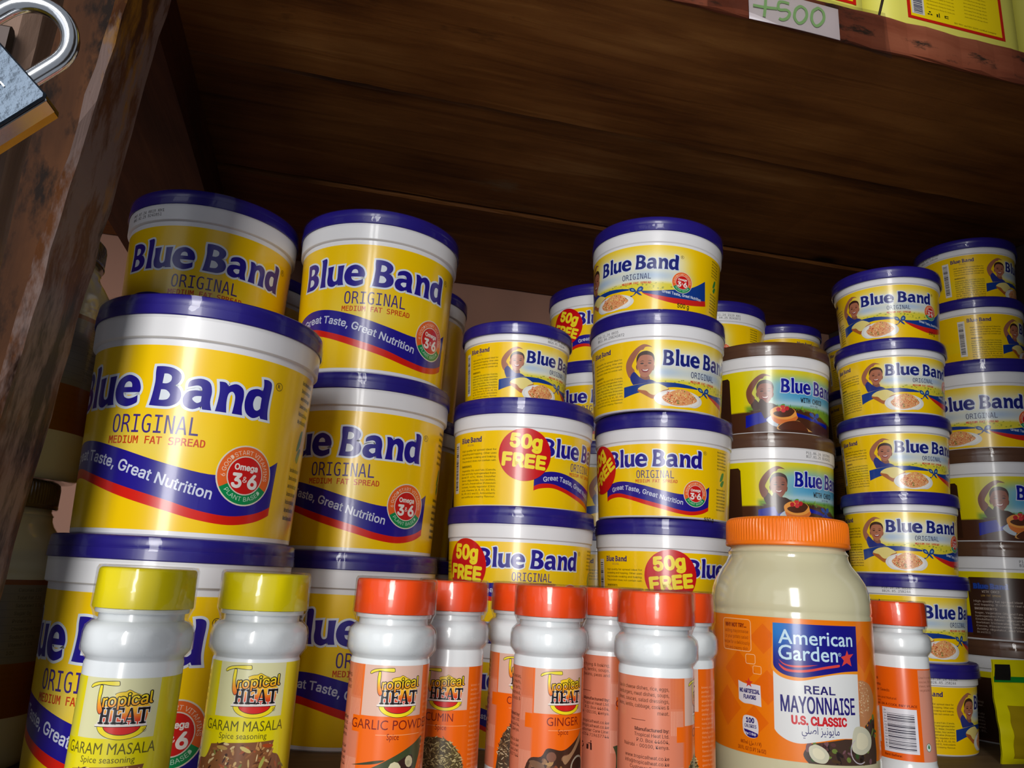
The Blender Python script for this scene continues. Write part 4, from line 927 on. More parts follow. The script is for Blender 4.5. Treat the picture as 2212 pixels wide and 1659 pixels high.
# ------------------------------------------------------------------ mayonnaise jar
def mayo_art(P, back=False):
    k = .8814; X = lambda d: d*k
    OR = (240, 124, 6)
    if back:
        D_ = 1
        P.add([(X(-180), 31), (X(180), 31), (X(180), 111), (X(-180), 111)], [(0, 1, 2, 3)], (128, 66, 22), 0, 12)  # label inks muted too, carrying the left jars' painted shade
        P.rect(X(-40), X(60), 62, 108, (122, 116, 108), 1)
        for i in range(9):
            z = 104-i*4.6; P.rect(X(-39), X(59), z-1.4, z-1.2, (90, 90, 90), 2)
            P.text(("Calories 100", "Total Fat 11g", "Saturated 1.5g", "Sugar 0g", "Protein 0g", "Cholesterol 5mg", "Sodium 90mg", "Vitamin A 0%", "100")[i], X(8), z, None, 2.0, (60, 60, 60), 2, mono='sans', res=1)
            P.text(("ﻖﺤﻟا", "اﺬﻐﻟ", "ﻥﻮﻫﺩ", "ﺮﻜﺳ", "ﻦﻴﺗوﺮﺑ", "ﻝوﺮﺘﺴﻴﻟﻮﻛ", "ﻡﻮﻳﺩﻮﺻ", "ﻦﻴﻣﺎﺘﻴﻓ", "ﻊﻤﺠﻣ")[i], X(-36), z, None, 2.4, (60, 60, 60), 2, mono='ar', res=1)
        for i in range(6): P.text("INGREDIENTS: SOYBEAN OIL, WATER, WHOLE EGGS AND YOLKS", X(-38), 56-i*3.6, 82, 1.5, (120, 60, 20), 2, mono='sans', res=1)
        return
    P.add([(X(-180), 31), (X(180), 31), (X(180), 111), (X(-180), 111)], [(0, 1, 2, 3)], OR, 0, 12)
    for (d, z, r) in ((-52, 98, 9), (-72, 78, 12), (-50, 70, 10), (-84, 56, 12), (22, 92, 11), (30, 74, 9), (-60, 50, 9)):
        P.poly([(X(d)-r, z), (X(d), z+r), (X(d)+r, z), (X(d), z-r)], (232, 106, 6), .4, False)
    def py(n): return [(X(q[0]), q[1], q[2]) for q in SH[n]]
    P.poly([(a-1.2 if i > 3 else a, b-1.6 if 2 <= i < 9 else b, c) for i, (a, b, c) in enumerate(py('bluebox'))], (244, 150, 30), .8)
    P.poly(py('white'), (224, 226, 226), 1)
    P.poly(py('bluebox'), lambda x, z: mixc((24, 20, 130), (0, 118, 200), ss(-8, -44, x/k)*ss(82, 104, z)), 1.4, zs=3)
    WT = (196, 226, 240)
    P.text('American', X(-41.5), 96.4, X(52), 8.0, WT, 2, bold=.012, warp=lambda a, b: (X(-41.5)+a, 96.3+b))
    P.text('Garden', X(-41.8), 87.2, X(39.5), 8.2, WT, 2, bold=.012)
    P.ring(X(-.6), 91.5, .85, 1.05, WT, 2, n=18); P.text('R', X(-.6), 91, .8, 1.1, WT, 2, align='c', res=1)
    for n_ in ('sw1', 'sw2', 'star'): P.poly(py(n_), (222, 70, 62), 2)
    P.text('REAL', X(-26), 68.7, X(20.5), 4.4, (38, 30, 106), 2, bold=.022, mono=True)
    P.text('MAYONNAISE', X(-41.5), 57.9, X(50.8), 9.0, (38, 30, 116), 2, bold=.014, mono='sans')
    P.text('U.S. CLASSIC', X(-34.8), 51.6, X(36.6), 4.4, (206, 34, 44), 2, bold=.04, mono='sans')
    ar = "\uFEF2\uFEE0\uFEBB\u0623 \uFEB0\uFEF4\uFEE7\uFEEE\uFEF3\uFE8E\uFEE3"
    P.text(ar, X(-28.9), 46.6, X(25), 4.6, (40, 36, 110), 2, mono='ar', res=2)
    # food picture
    P.poly(py('green'), (72, 54, 46), .6)
    rnd = random.Random(4)
    for i in range(90):
        d, z = rnd.uniform(-26, 32), rnd.uniform(31.5, 60)
        if z > 42 and d < 8: continue
        P.poly(ell(X(d), z, rnd.uniform(1, 3.4), rnd.uniform(.6, 1.8), 8, rnd.uniform(0, 3)), rnd.choice([(60, 84, 44), (90, 60, 60), (46, 36, 36), (110, 128, 60), (120, 84, 90), (80, 60, 40)]), .7+(i % 3)*.06, False)
    P.poly(py('bun'), (196, 132, 84), .9)
    for i in range(150):
        d, z = rnd.uniform(14.5, 27), rnd.uniform(52, 76)
        if (z-66)**2/120+(d-13)**2/160 > 1: continue
        P.poly(ell(X(d), z, .5, .33, 6, rnd.uniform(0, 3)), rnd.choice([(230, 190, 140), (240, 210, 170), (214, 160, 110)]), 1.1, False)
    for n_ in ('egg1', 'egg2'):
        q = py(n_); P.poly(q, (206, 204, 180), 1.05); cx = sum(p[0] for p in q)/len(q); cz = sum(p[1] for p in q)/len(q)
        P.poly([(cx+(p[0]-cx)*.6, cz+(p[1]-cz)*.6, 0) for p in q], (226, 220, 190), 1.2)
    P.ring(X(12), 38, 6.6, 7.2, (190, 180, 190), 1.3, 120, 300, n=20)
    # small print on the left
    BR = (150, 52, 10)
    def rr(x0, x1, z0, z1, r, w_): 
        l = []
        for cx, cz, a in ((x1-r, z1-r, 0), (x0+r, z1-r, 90), (x0+r, z0+r, 180), (x1-r, z0+r, 270)):
            l += [(cx+r*math.cos(R(a+t)), cz+r*math.sin(R(a+t))) for t in (0, 30, 60, 90)]
        P.line(l, w_, (250, 200, 150), 1, True)
    rr(X(-87), X(-61), 89.5, 108.5, 2, .4); rr(X(-65.5), X(-58.2), 82.5, 88, 1, .35); rr(X(-60), X(-54), 77, 81.5, .8, .3)
    P.text('WHY NOT TRY...', X(-84.5), 103.6, X(20), 2.3, BR, 1, bold=.04, mono='sans', res=2)
    for i, l in enumerate(('adding mayonnaise', 'to your potato salad', 'recipe for a deliciously', 'rich and creamy dish.')): P.text(l, X(-74), 100.2-i*3.4, X((22, 21.5, 24, 22)[i]), 2.0, BR, 1, mono='sans', res=1, align='c')
    P.poly([(X(-72.4), 72, 1), (X(-66), 70.6), (X(-60), 70.8), (X(-55), 70.4, 1), (X(-54.6), 58.4, 1), (X(-62), 59.2), (X(-68), 59.2), (X(-72.2), 61, 1)], (222, 220, 226), 1)
    st = [(X(-63.5)+(3 if i % 2 == 0 else 1.25)*math.sin(math.pi*i/5), 71.3+(3 if i % 2 == 0 else 1.25)*math.cos(math.pi*i/5)) for i in range(10)]
    P.poly(st, (214, 58, 40), 2, False)
    P.text('NO ARTIFICIAL', X(-63.4), 65.4, X(15.5), 2.3, (34, 30, 110), 2, bold=.03, mono='sans', res=2, align='c'); P.text('FLAVORS', X(-63.2), 62, X(9.5), 2.2, (34, 30, 110), 2, bold=.03, mono='sans', res=2, align='c')
    P.poly([(X(-69), 51), (X(-64), 52.6), (X(-58), 50.6), (X(-57.8), 42), (X(-63), 40), (X(-68.8), 42.6)], (222, 220, 226), 1)
    P.poly([(X(-68.6), 44.6, 1), (X(-63), 44, 0), (X(-58), 43, 1), (X(-58.2), 41.2), (X(-62), 40.2), (X(-66), 41)], (34, 24, 120), 1.5)
    P.text('100', X(-63.4), 48.6, X(6), 2.6, (34, 30, 110), 2, bold=.04, mono='sans', res=2, align='c'); P.text('CALORIES', X(-63.3), 45.7, X(9), 1.9, (34, 30, 110), 2, bold=.03, mono='sans', res=1, align='c'); P.text('Per 1 tbsp', X(-63.2), 41.6, X(8), 1.5, (226, 224, 240), 2, bold=.02, mono='sans', res=1, align='c')
    P.text('887ml (ﻞﻣ ٨٨٧)', X(-71.5), 36.2, X(16), 2.1, BR, 1, bold=.02, res=1); P.text('30 FL. OZ (1 PT 14 OZ)', X(-74), 32.7, X(21.5), 2.1, BR, 1, bold=.02, mono='sans', res=1)
_my = {}
def mayo_jar(x, y, z, rot, label, back=False, capcol='mayocap'):
    t = empty('mayonnaise_jar', (x, y, z), R(rot))
    if 'b' not in _my:
        pf = [(0, 3), (38, 3), (42, 0), (46, 0), (49.4, 2.5), (50.4, 7), (50.4, 29), (50.3, 31), (50.3, 111), (50.5, 113), (49.9, 114.2), (50.5, 115.6), (50.4, 120), (49.6, 127), (47.6, 133.5), (44, 139.5), (40.2, 144.5), (38.6, 148), (38.2, 150.5), (38.8, 151.5), (37, 154), (36.4, 165), (30, 168), (0, 168)]
        vs, fs = lathe([(a*.001, b*.001) for a, b in pf], 96); _my['b'] = mesh_obj('jar_body', vs, fs, M['mayo'], t, True, 50).data
        cp = [(36.5, 155.4), (39.6, 155.5), (40.2, 156.2), (40.2, 157.6), (39.9, 158.2), (39.8, 169.5), (39.2, 172.2), (37.6, 173.7), (35, 174.2), (0, 174.2)]
        rf = lambda a, z_: 1-(.010 if (.1585 < z_ < .1725) else 0)*(1 if int(a/(2*math.pi)*432+.5) % 4 in (0, 1) else 0)
        vs, fs = lathe([(a*.001, b*.001) for a, b in cp[:4]+[(39.9, 158.2), (39.9, 158.7), (39.8, 169.5)]+cp[6:]], 432, rf); _my['c'] = (vs, fs)
    else: link(bpy.data.objects.new('jar_body', _my['b']), t)
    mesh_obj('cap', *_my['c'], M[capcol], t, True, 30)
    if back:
        bb = t.children[0]; bb.data = bb.data.copy(); bb.data.materials[0] = M['mayo_shaded']
    P = Print(lambda z_: .0504, .8814, 3.75, .028)
    mayo_art(P, back); P.build('label', t)
    tag(t, label, 'mayonnaise jar')
    return t
# ------------------------------------------------------------------ shelf, post, wall
DARKW = [(.30, (58, 30, 10)), (.44, (112, 66, 25)), (.54, (134, 84, 36)), (.68, (164, 112, 56))]
w_ceil = wood('dark_plank_wood', DARKW, 'X', 1.0, .62, [((44, 24, 12), .60, 5)], 0.0)
w_ceil2 = wood('dark_plank_wood_b', [(.30, (50, 27, 10)), (.44, (108, 65, 26)), (.56, (132, 83, 37)), (.68, (160, 112, 60))], 'X', 1.1, .6, [((120, 92, 62), .63, 7)], 4.2)
w_ceil3 = wood('dark_plank_wood_c', [(.28, (54, 29, 11)), (.46, (106, 63, 26)), (.65, (138, 88, 40))], 'X', .9, .62, [], 9.1)
w_floor = wood('worn_shelf_wood', [(.3, (60, 44, 30)), (.5, (104, 84, 60)), (.7, (138, 114, 84))], 'X', 1.0, .6, [((70, 54, 40), .55, 9)], 2.2)
w_edge = wood('raw_edge_wood', [(.3, (60, 26, 16)), (.5, (122, 62, 40)), (.7, (150, 88, 62))], 'X', .8, .7, [((50, 34, 24), .56, 30)], 7.7, False)
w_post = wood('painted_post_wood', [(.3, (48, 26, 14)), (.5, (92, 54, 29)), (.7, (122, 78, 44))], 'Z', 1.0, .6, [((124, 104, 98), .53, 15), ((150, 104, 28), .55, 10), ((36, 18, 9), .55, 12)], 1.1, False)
w_plank = wood('weathered_plank_wood', [(.3, (44, 30, 24)), (.5, (96, 72, 58)), (.68, (146, 122, 108))], 'Z', 1.2, .65, [((120, 110, 116), .52, 14), ((150, 104, 40), .60, 10)], 5.5, False)

shelf = empty('upper_shelf', (0.4, .434, .55))
def part(name, vs, fs, mat, parent, smooth=False):
    o = mesh_obj(name, [(v[0]-parent.location.x, v[1]-parent.location.y, v[2]-parent.location.z) for v in vs], fs, mat, parent, smooth)
    return o
for i, (y0, y1, mt, th) in enumerate(((.437, .6125, w_ceil, .030), (.6165, .807, w_ceil2, .027), (.811, 1.052, w_ceil3, .030))):
    vs, fs = box_mesh(-.75, .798, y0, y1, .55+(.0025 if i == 1 else 0), .55+th, .0022, .0007, i+3, 60)
    part('board', vs, fs, mt, shelf)
vs, fs = box_mesh(-.75, .798, .4335, .4368, .549, .5808, .001, .0011, 21, 90)
part('front_edge', vs, fs, w_edge, shelf)
vs, fs = box_mesh(-.27, -.152, .447, 1.045, .497, .5499, .003, .0006, 5, 4)
part('support_beam', vs, fs, wood('beam_wood', [(.3, (34, 16, 8)), (.5, (72, 36, 18)), (.7, (98, 56, 28))], 'Y', 1, .6, [], 3.1), shelf)
tag(shelf, 'dark brown plank shelf board forming the low ceiling above the stacked tubs', 'shelf')
low = empty('lower_shelf', (0.4, .28, -.03))
for i, (x0, y0, y1) in enumerate(((-.130, .336, .437), (-.75, .4375, .79), (-.75, .793, 1.052))):
    vs, fs = box_mesh(x0, .798, y0, y1, -.03, 0, .0015, .0, i+13, 30); part('board', vs, fs, w_floor, low)
tag(low, 'worn wooden shelf carrying the tubs, bottles and jars', 'shelf')
vs, fs = box_mesh(-.8, .83, 1.055, 1.10, -.06, .85, .001)
wall = mesh_obj('wall_back', vs, fs, plain('pink_plaster', (158, 116, 98), .8, noise=.22, nscale=14, bump=.3)); tag(wall, kind='structure')
dk = plain('dark_side_wall', (70, 56, 46), .8, noise=.3, nscale=10)
vs, fs = box_mesh(-.80, -.77, .40, 1.05, -.06, .85); tag(mesh_obj('wall_left', vs, fs, dk), kind='structure')
vs, fs = box_mesh(.225, 1.6, -.09, -.04, -.30, 1.5); tag(mesh_obj('wall_daylight_blocker', vs, fs, dk), kind='structure')   # unseen wall added behind the camera to block daylight on the right
vs, fs = box_mesh(.80, .83, .336, 1.054, -.06, .85); tag(mesh_obj('wall_right', vs, fs, dk), kind='structure')
vs, fs = box_mesh(-.8, .83, .30, 1.10, .85, .88); tag(mesh_obj('ceiling', vs, fs, dk), kind='structure')

def vpost(name, x0, x1, y0, y1, z0, z1, mat, bev, jag, seed, label, cat, lean=0.0, zl=.32, front=None):
    """vertical timber: box profile in x-y swept along z with a rough arris"""
    rnd = random.Random(seed); n = 46; vs, fs = [], []
    for i in range(n+1):
        z = z0+(z1-z0)*i/n
        for (x, y) in ((x0+bev, y0), (x1-bev, y0), (x1, y0+bev), (x1, y1-bev), (x1-bev, y1), (x0+bev, y1), (x0, y1-bev), (x0, y0+bev)):
            vs.append((x+lean*(z-zl)+rnd.uniform(-jag, jag), y+rnd.uniform(-jag, jag), z))
    for i in range(n):
        for k in range(8):
            k2 = (k+1) % 8; fs.append((i*8+k, i*8+k2, (i+1)*8+k2, (i+1)*8+k))
    fs.append(tuple(range(7, -1, -1))); fs.append(tuple(n*8+k for k in range(8)))
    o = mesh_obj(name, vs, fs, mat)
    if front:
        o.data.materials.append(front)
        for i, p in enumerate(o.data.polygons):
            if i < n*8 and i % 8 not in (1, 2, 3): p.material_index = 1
    return tag(o, label, cat)
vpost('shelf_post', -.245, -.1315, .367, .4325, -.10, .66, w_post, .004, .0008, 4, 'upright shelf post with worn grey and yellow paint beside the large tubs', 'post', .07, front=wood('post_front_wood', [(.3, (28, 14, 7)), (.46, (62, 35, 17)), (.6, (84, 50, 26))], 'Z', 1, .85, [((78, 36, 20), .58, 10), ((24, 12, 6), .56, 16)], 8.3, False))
vpost('frame_plank', -.1045, -.0815, .184, .199, -.10, .60, w_plank, .003, .0007, 8, 'weathered grey upright plank behind the hanging padlock', 'plank')

# ------------------------------------------------------------------ tubs
HB, HM, HS = .1393, .0911, .0732
GB = 'large margarine tubs in stacks'; GM = 'medium margarine tubs in stacks'; GS = 'small margarine tubs in stacks'; GC = 'chocolate spread tubs in stacks'
A1 = [( -.085, .525, 0, -32.4), (-.082, .521, HB, -17.4)]
tub('big', 'plain', -.085, .524, 0, -32.4, 'large yellow margarine tub at bottom left, standing behind the yellow-capped bottles', GB)
tub('big', 'plain', -.082, .521, HB, -17.4, 'largest looking yellow margarine tub, second level of the leftmost front stack', GB)
tub('big', 'plain', -.118, .672, 0, 10, 'large margarine tub at the bottom of the rear left stack, hidden behind the front stack', GB)
tub('big', 'plain', -.117, .672, HB, 10, 'large margarine tub in the middle of the rear left stack, hidden behind the front stack', GB)
tub('big', 'plain', -.117, .671, 2*HB, 3.8, 'top left large margarine tub with printed date on its white collar', GB, dates=(-61, 'P07.07.24 0819 KH1', 'B02.02.25 B242851'))
tub('big', 'plain', .029, .660, 0, 12.4, 'large margarine tub standing on the shelf behind the garlic powder bottle', GB)
tub('big', 'plain', .030, .660, HB, -19.6, 'middle large margarine tub of the three-high stack second from the left', GB)
tub('big', 'plain', .028, .655, 2*HB, -6.9, 'top large margarine tub of the three-high stack second from the left', GB)
for i, (dx, rot, lb) in enumerate(((0, -150, 'shaded large margarine tub at shelf level right behind the second stack'), (.002, -95, 'shaded large margarine tub with side text, middle of the rear stack behind the second stack'), (-.001, -62, 'shaded large margarine tub, top of the rear stack right behind the second stack'))):
    tub('big', 'plain', .066+dx, .806, i*HB, rot, lb, GB)
for i in range(3):
    tub('big', 'plain', -.100, .83, i*HB, 30+i*25, ('large margarine tub at the base of the far back left stack', 'large margarine tub in the middle of the far back left stack', 'large margarine tub glimpsed in the gap between the two top left tubs')[i], GB)
# stack with free-gram stickers, left of centre
tub('mid', 'plain', .170, .650, 0, -20, 'medium sticker tub at the bottom, red sticker glimpsed between the cumin and ginger bottles', GM, sticker=12)
tub('mid', 'plain', .170, .649, HM, -6.4, 'medium margarine tub with red sticker at its left edge, directly above the ginger bottle', GM, sticker=-4)
tub('mid', 'plain', .170, .655, 2*HM, 41.8, 'medium margarine tub with a round red sticker in the middle and ingredients text left', GM, sticker=-4)
tub('small', 'child', .161, .657, 3*HM-.002, 37.6, 'small margarine tub with waving child, on top of the stack left of centre', GS, dates=(-18, 'P28.10.24 0854K', 'BB26.05.25B244'))
# centre stack
tub('mid', 'plain', .308, .660, 0, 20, 'medium margarine tub at shelf level of the centre stack, hidden behind the bottles', GM, sticker=12)
tub('mid', 'plain', .311, .659, HM, 34.0, 'medium margarine tub with large red sticker, just left of the mayonnaise jar cap', GM, sticker=7)
tub('mid', 'plain', .305, .650, 2*HM, -33.4, 'medium margarine tub with tilted red sticker at its left edge, centre stack', GM, sticker=33)
tub('mid', 'child', .2955, .643, 3*HM, 17.1, 'medium margarine tub showing child and bread, second from top of the centre stack', GM, dates=(-100, 'P10.11.24 0035', 'BB11.04.25B243872'))
tub('mid', 'child', .294, .646, 4*HM+.0022, -41.9, 'topmost tub of the centre stack with a plate of rice and 500 g mark', GM, tilt=(-2.2, -.058))
# stack behind, between them
for i, (art, rot, stk, lb) in enumerate((('plain', 60, None, 'shaded medium tub low in the gap right of the ginger bottle, behind the centre stacks'), ('child', 60, None, 'shaded medium tub with dark text, second level in the gap behind the centre stacks'), ('child', 38, None, 'shaded medium tub with a child face in the narrow gap left of the centre stack'),
        ('plain', -30, None, 'shaded medium margarine tub in the gap, second from top behind the centre stack'), ('plain', -7.3, -20, 'shaded medium tub with red sticker, peeking out left behind the top of the centre stack'))):
    tub('mid', art, .303, .815, i*HM, rot, lb, GM, sticker=stk)
# chocolate stack
for i, (rot, lb, dt) in enumerate(((0, 'chocolate spread tub at the bottom behind the mayonnaise jar', None), (5, 'chocolate spread tub hidden behind the orange mayonnaise cap', None), (22.8, 'brown-lidded chocolate tub with printed date, right above the mayonnaise jar', (-22, 'P11.06.24 1837KH1', 'B17.01.25 B242422')), (13.9, 'brown-lidded chocolate tub, top of the stack above the mayonnaise jar', None))):
    tub('mid', 'choco', (.442, .442, .440, .440)[i], .686, i*HM, rot, lb, GC, dates=dt)
# rear stacks seen over the chocolate tubs
for i in range(5):
    tub('mid', 'child', .451, .8165, i*HM, -58.7 if i == 4 else 20*i, ('medium tub at the bottom of the rear stack behind the chocolate tubs', 'medium tub second from bottom behind the chocolate tubs', 'medium tub third from bottom behind the chocolate tubs', 'medium tub fourth from bottom behind the chocolate tubs', 'shaded medium tub with a printed date, peeking out right of the centre stack top')[i], GM, dates=(28, 'P10.11.24 2119 KH1', 'BB11.04.25 B243872') if i == 4 else None)
ORD = ('one', 'two', 'three', 'four', 'five')
tub('mid', 'child', .575, .853, 0, 0, 'medium tub under the far small-tub stack behind the brown lids', GM)
for i in range(5):
    tub('small', 'child', .5668, .846, HM+i*HS-.002*(1), 25*i, 'small tub with blue lid showing just above the top brown lid, to its right' if i == 4 else 'hidden small tub at level %s of the far stack behind the brown lids' % ORD[i], GS, dates=(20, 'P28.10.24 0854K', 'BB26.05.25B244') if i == 4 else None)
tub('mid', 'child', .705, .832, 0, 0, 'medium tub under the far small-tub stack behind the six-high stack', GM)
for i in range(5):
    tub('small', 'child', .681, .826, HM+i*HS-.002, 12*i-40, 'small tub barely showing left of the top of the six-high stack' if i == 4 else 'hidden small tub at level %s of the far stack behind the six-high stack' % ORD[i], GS)
# six-high stack of small tubs
for i, (x, y, rot, lb, dt) in enumerate((
        (.537, .616, 65.7, 'bottom small tub of the six-high stack, on the shelf right of the barcode bottle', (-95, 'P28.10.24 0854K', 'BB26.05.25B244')),
        (.537, .618, 13.8, 'small tub with printed date on its collar, second from the bottom of the six-high stack', (-78, 'P28.10.24 0854K', 'BB26.05.25B244')),
        (.537, .620, -14.8, 'small tub third from the bottom of the six-high stack, level with the mayonnaise cap', None),
        (.540, .624, .7, 'small tub fourth from the bottom of the six-high stack', None),
        (.539, .620, -5.2, 'small tub fifth from the bottom, second from the top of the six-high stack', None),
        (.541, .620, -28.7, 'topmost small tub of the six-high stack, showing the whole plate and 250 g mark', None))):
    tub('small', 'child', x, y, i*HS, rot, lb, GS, dates=dt)
# rightmost stack
tub('mid', 'choco', .674, .646, 0, 40, 'brown-lidded chocolate tub at the bottom right behind the yellow pouch', GC)
tub('mid', 'choco', .672, .646, HM, 99, 'chocolate tub with brown ingredients panel, lower right in shade', GC, dates=(-128, 'P11.06.24 1837KH1', 'B17.01.25 B242422'))
tub('mid', 'choco', .672, .646, 2*HM, 9, 'shaded chocolate tub at the right edge showing child in brown', GC)
tub('mid', 'child', .672, .646, 3*HM, -46.2, 'shaded medium margarine tub at right edge with a rice plate, below two small tubs', GM)
tub('small', 'child', .672, .646, 4*HM-.002, 59, 'shaded small tub at the right edge, second from the top of the rightmost stack', GS)
tub('small', 'child', .682, .656, 4*HM+HS-.002, 47.6, 'topmost shaded small tub in the far right corner under the shelf', GS, dates=(-150, 'P28.10.24 0854K', 'BB26.05.25B244'))

# ------------------------------------------------------------------ spice bottles
GSP = 'spice bottles along the shelf front'
spice('garam', -3.4, -.0686, .3603, -45, 'leftmost yellow-capped garam masala bottle', GSP)
spice('garam', 1, -.0215, .3807, -45, 'right one of the two yellow-capped garam masala bottles', GSP)
spice('garlic', 0, .0399, .3898, -42, 'orange-capped garlic powder bottle', GSP)
spice('cumin', -6.2, .0785, .4450, -65, 'orange-capped cumin bottle just right of the garlic powder', GSP)
spice('cloves', -1.7, .1274, .4715, -57, 'orange-capped seed spice bottle half hidden behind the ginger bottle', GSP)
spice('ginger', -3, .1283, .4167, -38, 'orange-capped ginger bottle right of the cumin bottle', GSP)
spice('garlic', 0, .1795, .4560, 5, 'orange-capped bottle turned to its salmon back text, behind the front one', GSP)
spice('cumin', -2, .1747, .3803, 21.7, 'front orange-capped bottle showing brown back text, left of the mayonnaise', GSP)
spice('cumin', -2, .2085, .4215, -86, 'orange-capped bottle squeezed between back-text bottle and mayonnaise jar', GSP)
spice('barcode', 0, .4097, .4842, -5.5, 'orange-capped coriander bottle with a barcode, right of the mayonnaise jar', GSP)

# ------------------------------------------------------------------ mayonnaise jars
mayo_jar(.311, .4665, 0, 0, 'big mayonnaise jar with orange ribbed cap and cream contents')
tag(mayo_jar(-.213, .570, 0, 42, 'mayonnaise jar in painted-in shade tones with nutrition table, lower of two behind the left post', back=True, capcol='shadecap'), group='shaded jars behind the post')
tag(mayo_jar(-.213, .570, .1742, 60, 'mayonnaise jar in painted-in shade tones stacked upon another jar behind the left post', back=True, capcol='shadecap'), group='shaded jars behind the post')

# ------------------------------------------------------------------ pouch
def pouch():
    t = empty('snack_pouch', (.614, .547, 0))
    W, D, H = .122, .030, .080; nx, nz = 28, 22; rnd = random.Random(3)
    def surf(side):
        vs = []
        for j in range(nz+1):
            v = j/nz
            for i in range(nx+1):
                u = i/nx*2-1
                prof = (1-abs(u)**2.6)*(math.sin(math.pi*min(1, v/.80)**.75) if v < .80 else 0)*.9
                crink = .0012*math.sin(u*17+v*9)*(1-abs(u))+.0008*math.sin(v*31+u*5)
                y = side*(D/2*max(0, prof)+.0006)+crink*(1 if prof > 0 else .4)
                vs.append((u*W/2*(1-.02*math.sin(v*7)), y, v*H))
        return vs
    def grid(vs, flip):
        f = []
        for j in range(nz):
            for i in range(nx):
                a = j*(nx+1)+i; q = (a, a+1, a+nx+2, a+nx+1); f.append(q if not flip else q[::-1])
        return f
    yl = plain('yellow_pouch_film', (210, 200, 0), .22, coat=.6, noise=.12, nscale=40)
    F_, B_ = surf(-1), surf(1); n = len(F_)
    mesh_obj('pouch_body', F_+B_, grid(F_, False)+[tuple(n+k for k in q) for q in grid(B_, True)], yl, t, True)
    def patch(name, u0, u1, v0, v1, mat, off=.0006):
        a = 32; vs, fs = [], []
        for j in range(a+1):
            for i in range(a+1):
                u = u0+(u1-u0)*i/a; v = v0+(v1-v0)*j/a
                fx = (u+1)/2*nx; fz = v*nz; i0 = min(nx-1, int(fx)); j0 = min(nz-1, int(fz)); tx, tz = fx-i0, fz-j0
                p = [F_[jj*(nx+1)+ii] for jj in (j0, j0+1) for ii in (i0, i0+1)]
                c = [(p[0][k]*(1-tx)+p[1][k]*tx)*(1-tz)+(p[2][k]*(1-tx)+p[3][k]*tx)*tz for k in range(3)]
                vs.append((c[0], c[1]-off, c[2]))
        for j in range(a):
            for i in range(a): q = j*(a+1)+i; fs.append((q, q+1, q+a+2, q+a+1))
        mesh_obj(name, vs, fs, mat, t, True)
    patch('green_stripe', -.99, .99, .78, .835, plain('green_print', (20, 120, 40), .3), .0009)
    patch('black_corner_print', -.98, -.72, .80, .955, plain('black_print', (24, 22, 20), .3), .001)
    patch('red_panel', -.12, .6, .08, .66, plain('red_print', (170, 12, 24), .25, coat=.5))
    patch('olive_window', -.86, -.16, .06, .56, plain('olive_window_print', (150, 128, 10), .2, coat=.6))
    return tag(t, 'small yellow foil pouch with green stripe standing at the lower right edge', 'pouch')
pouch()

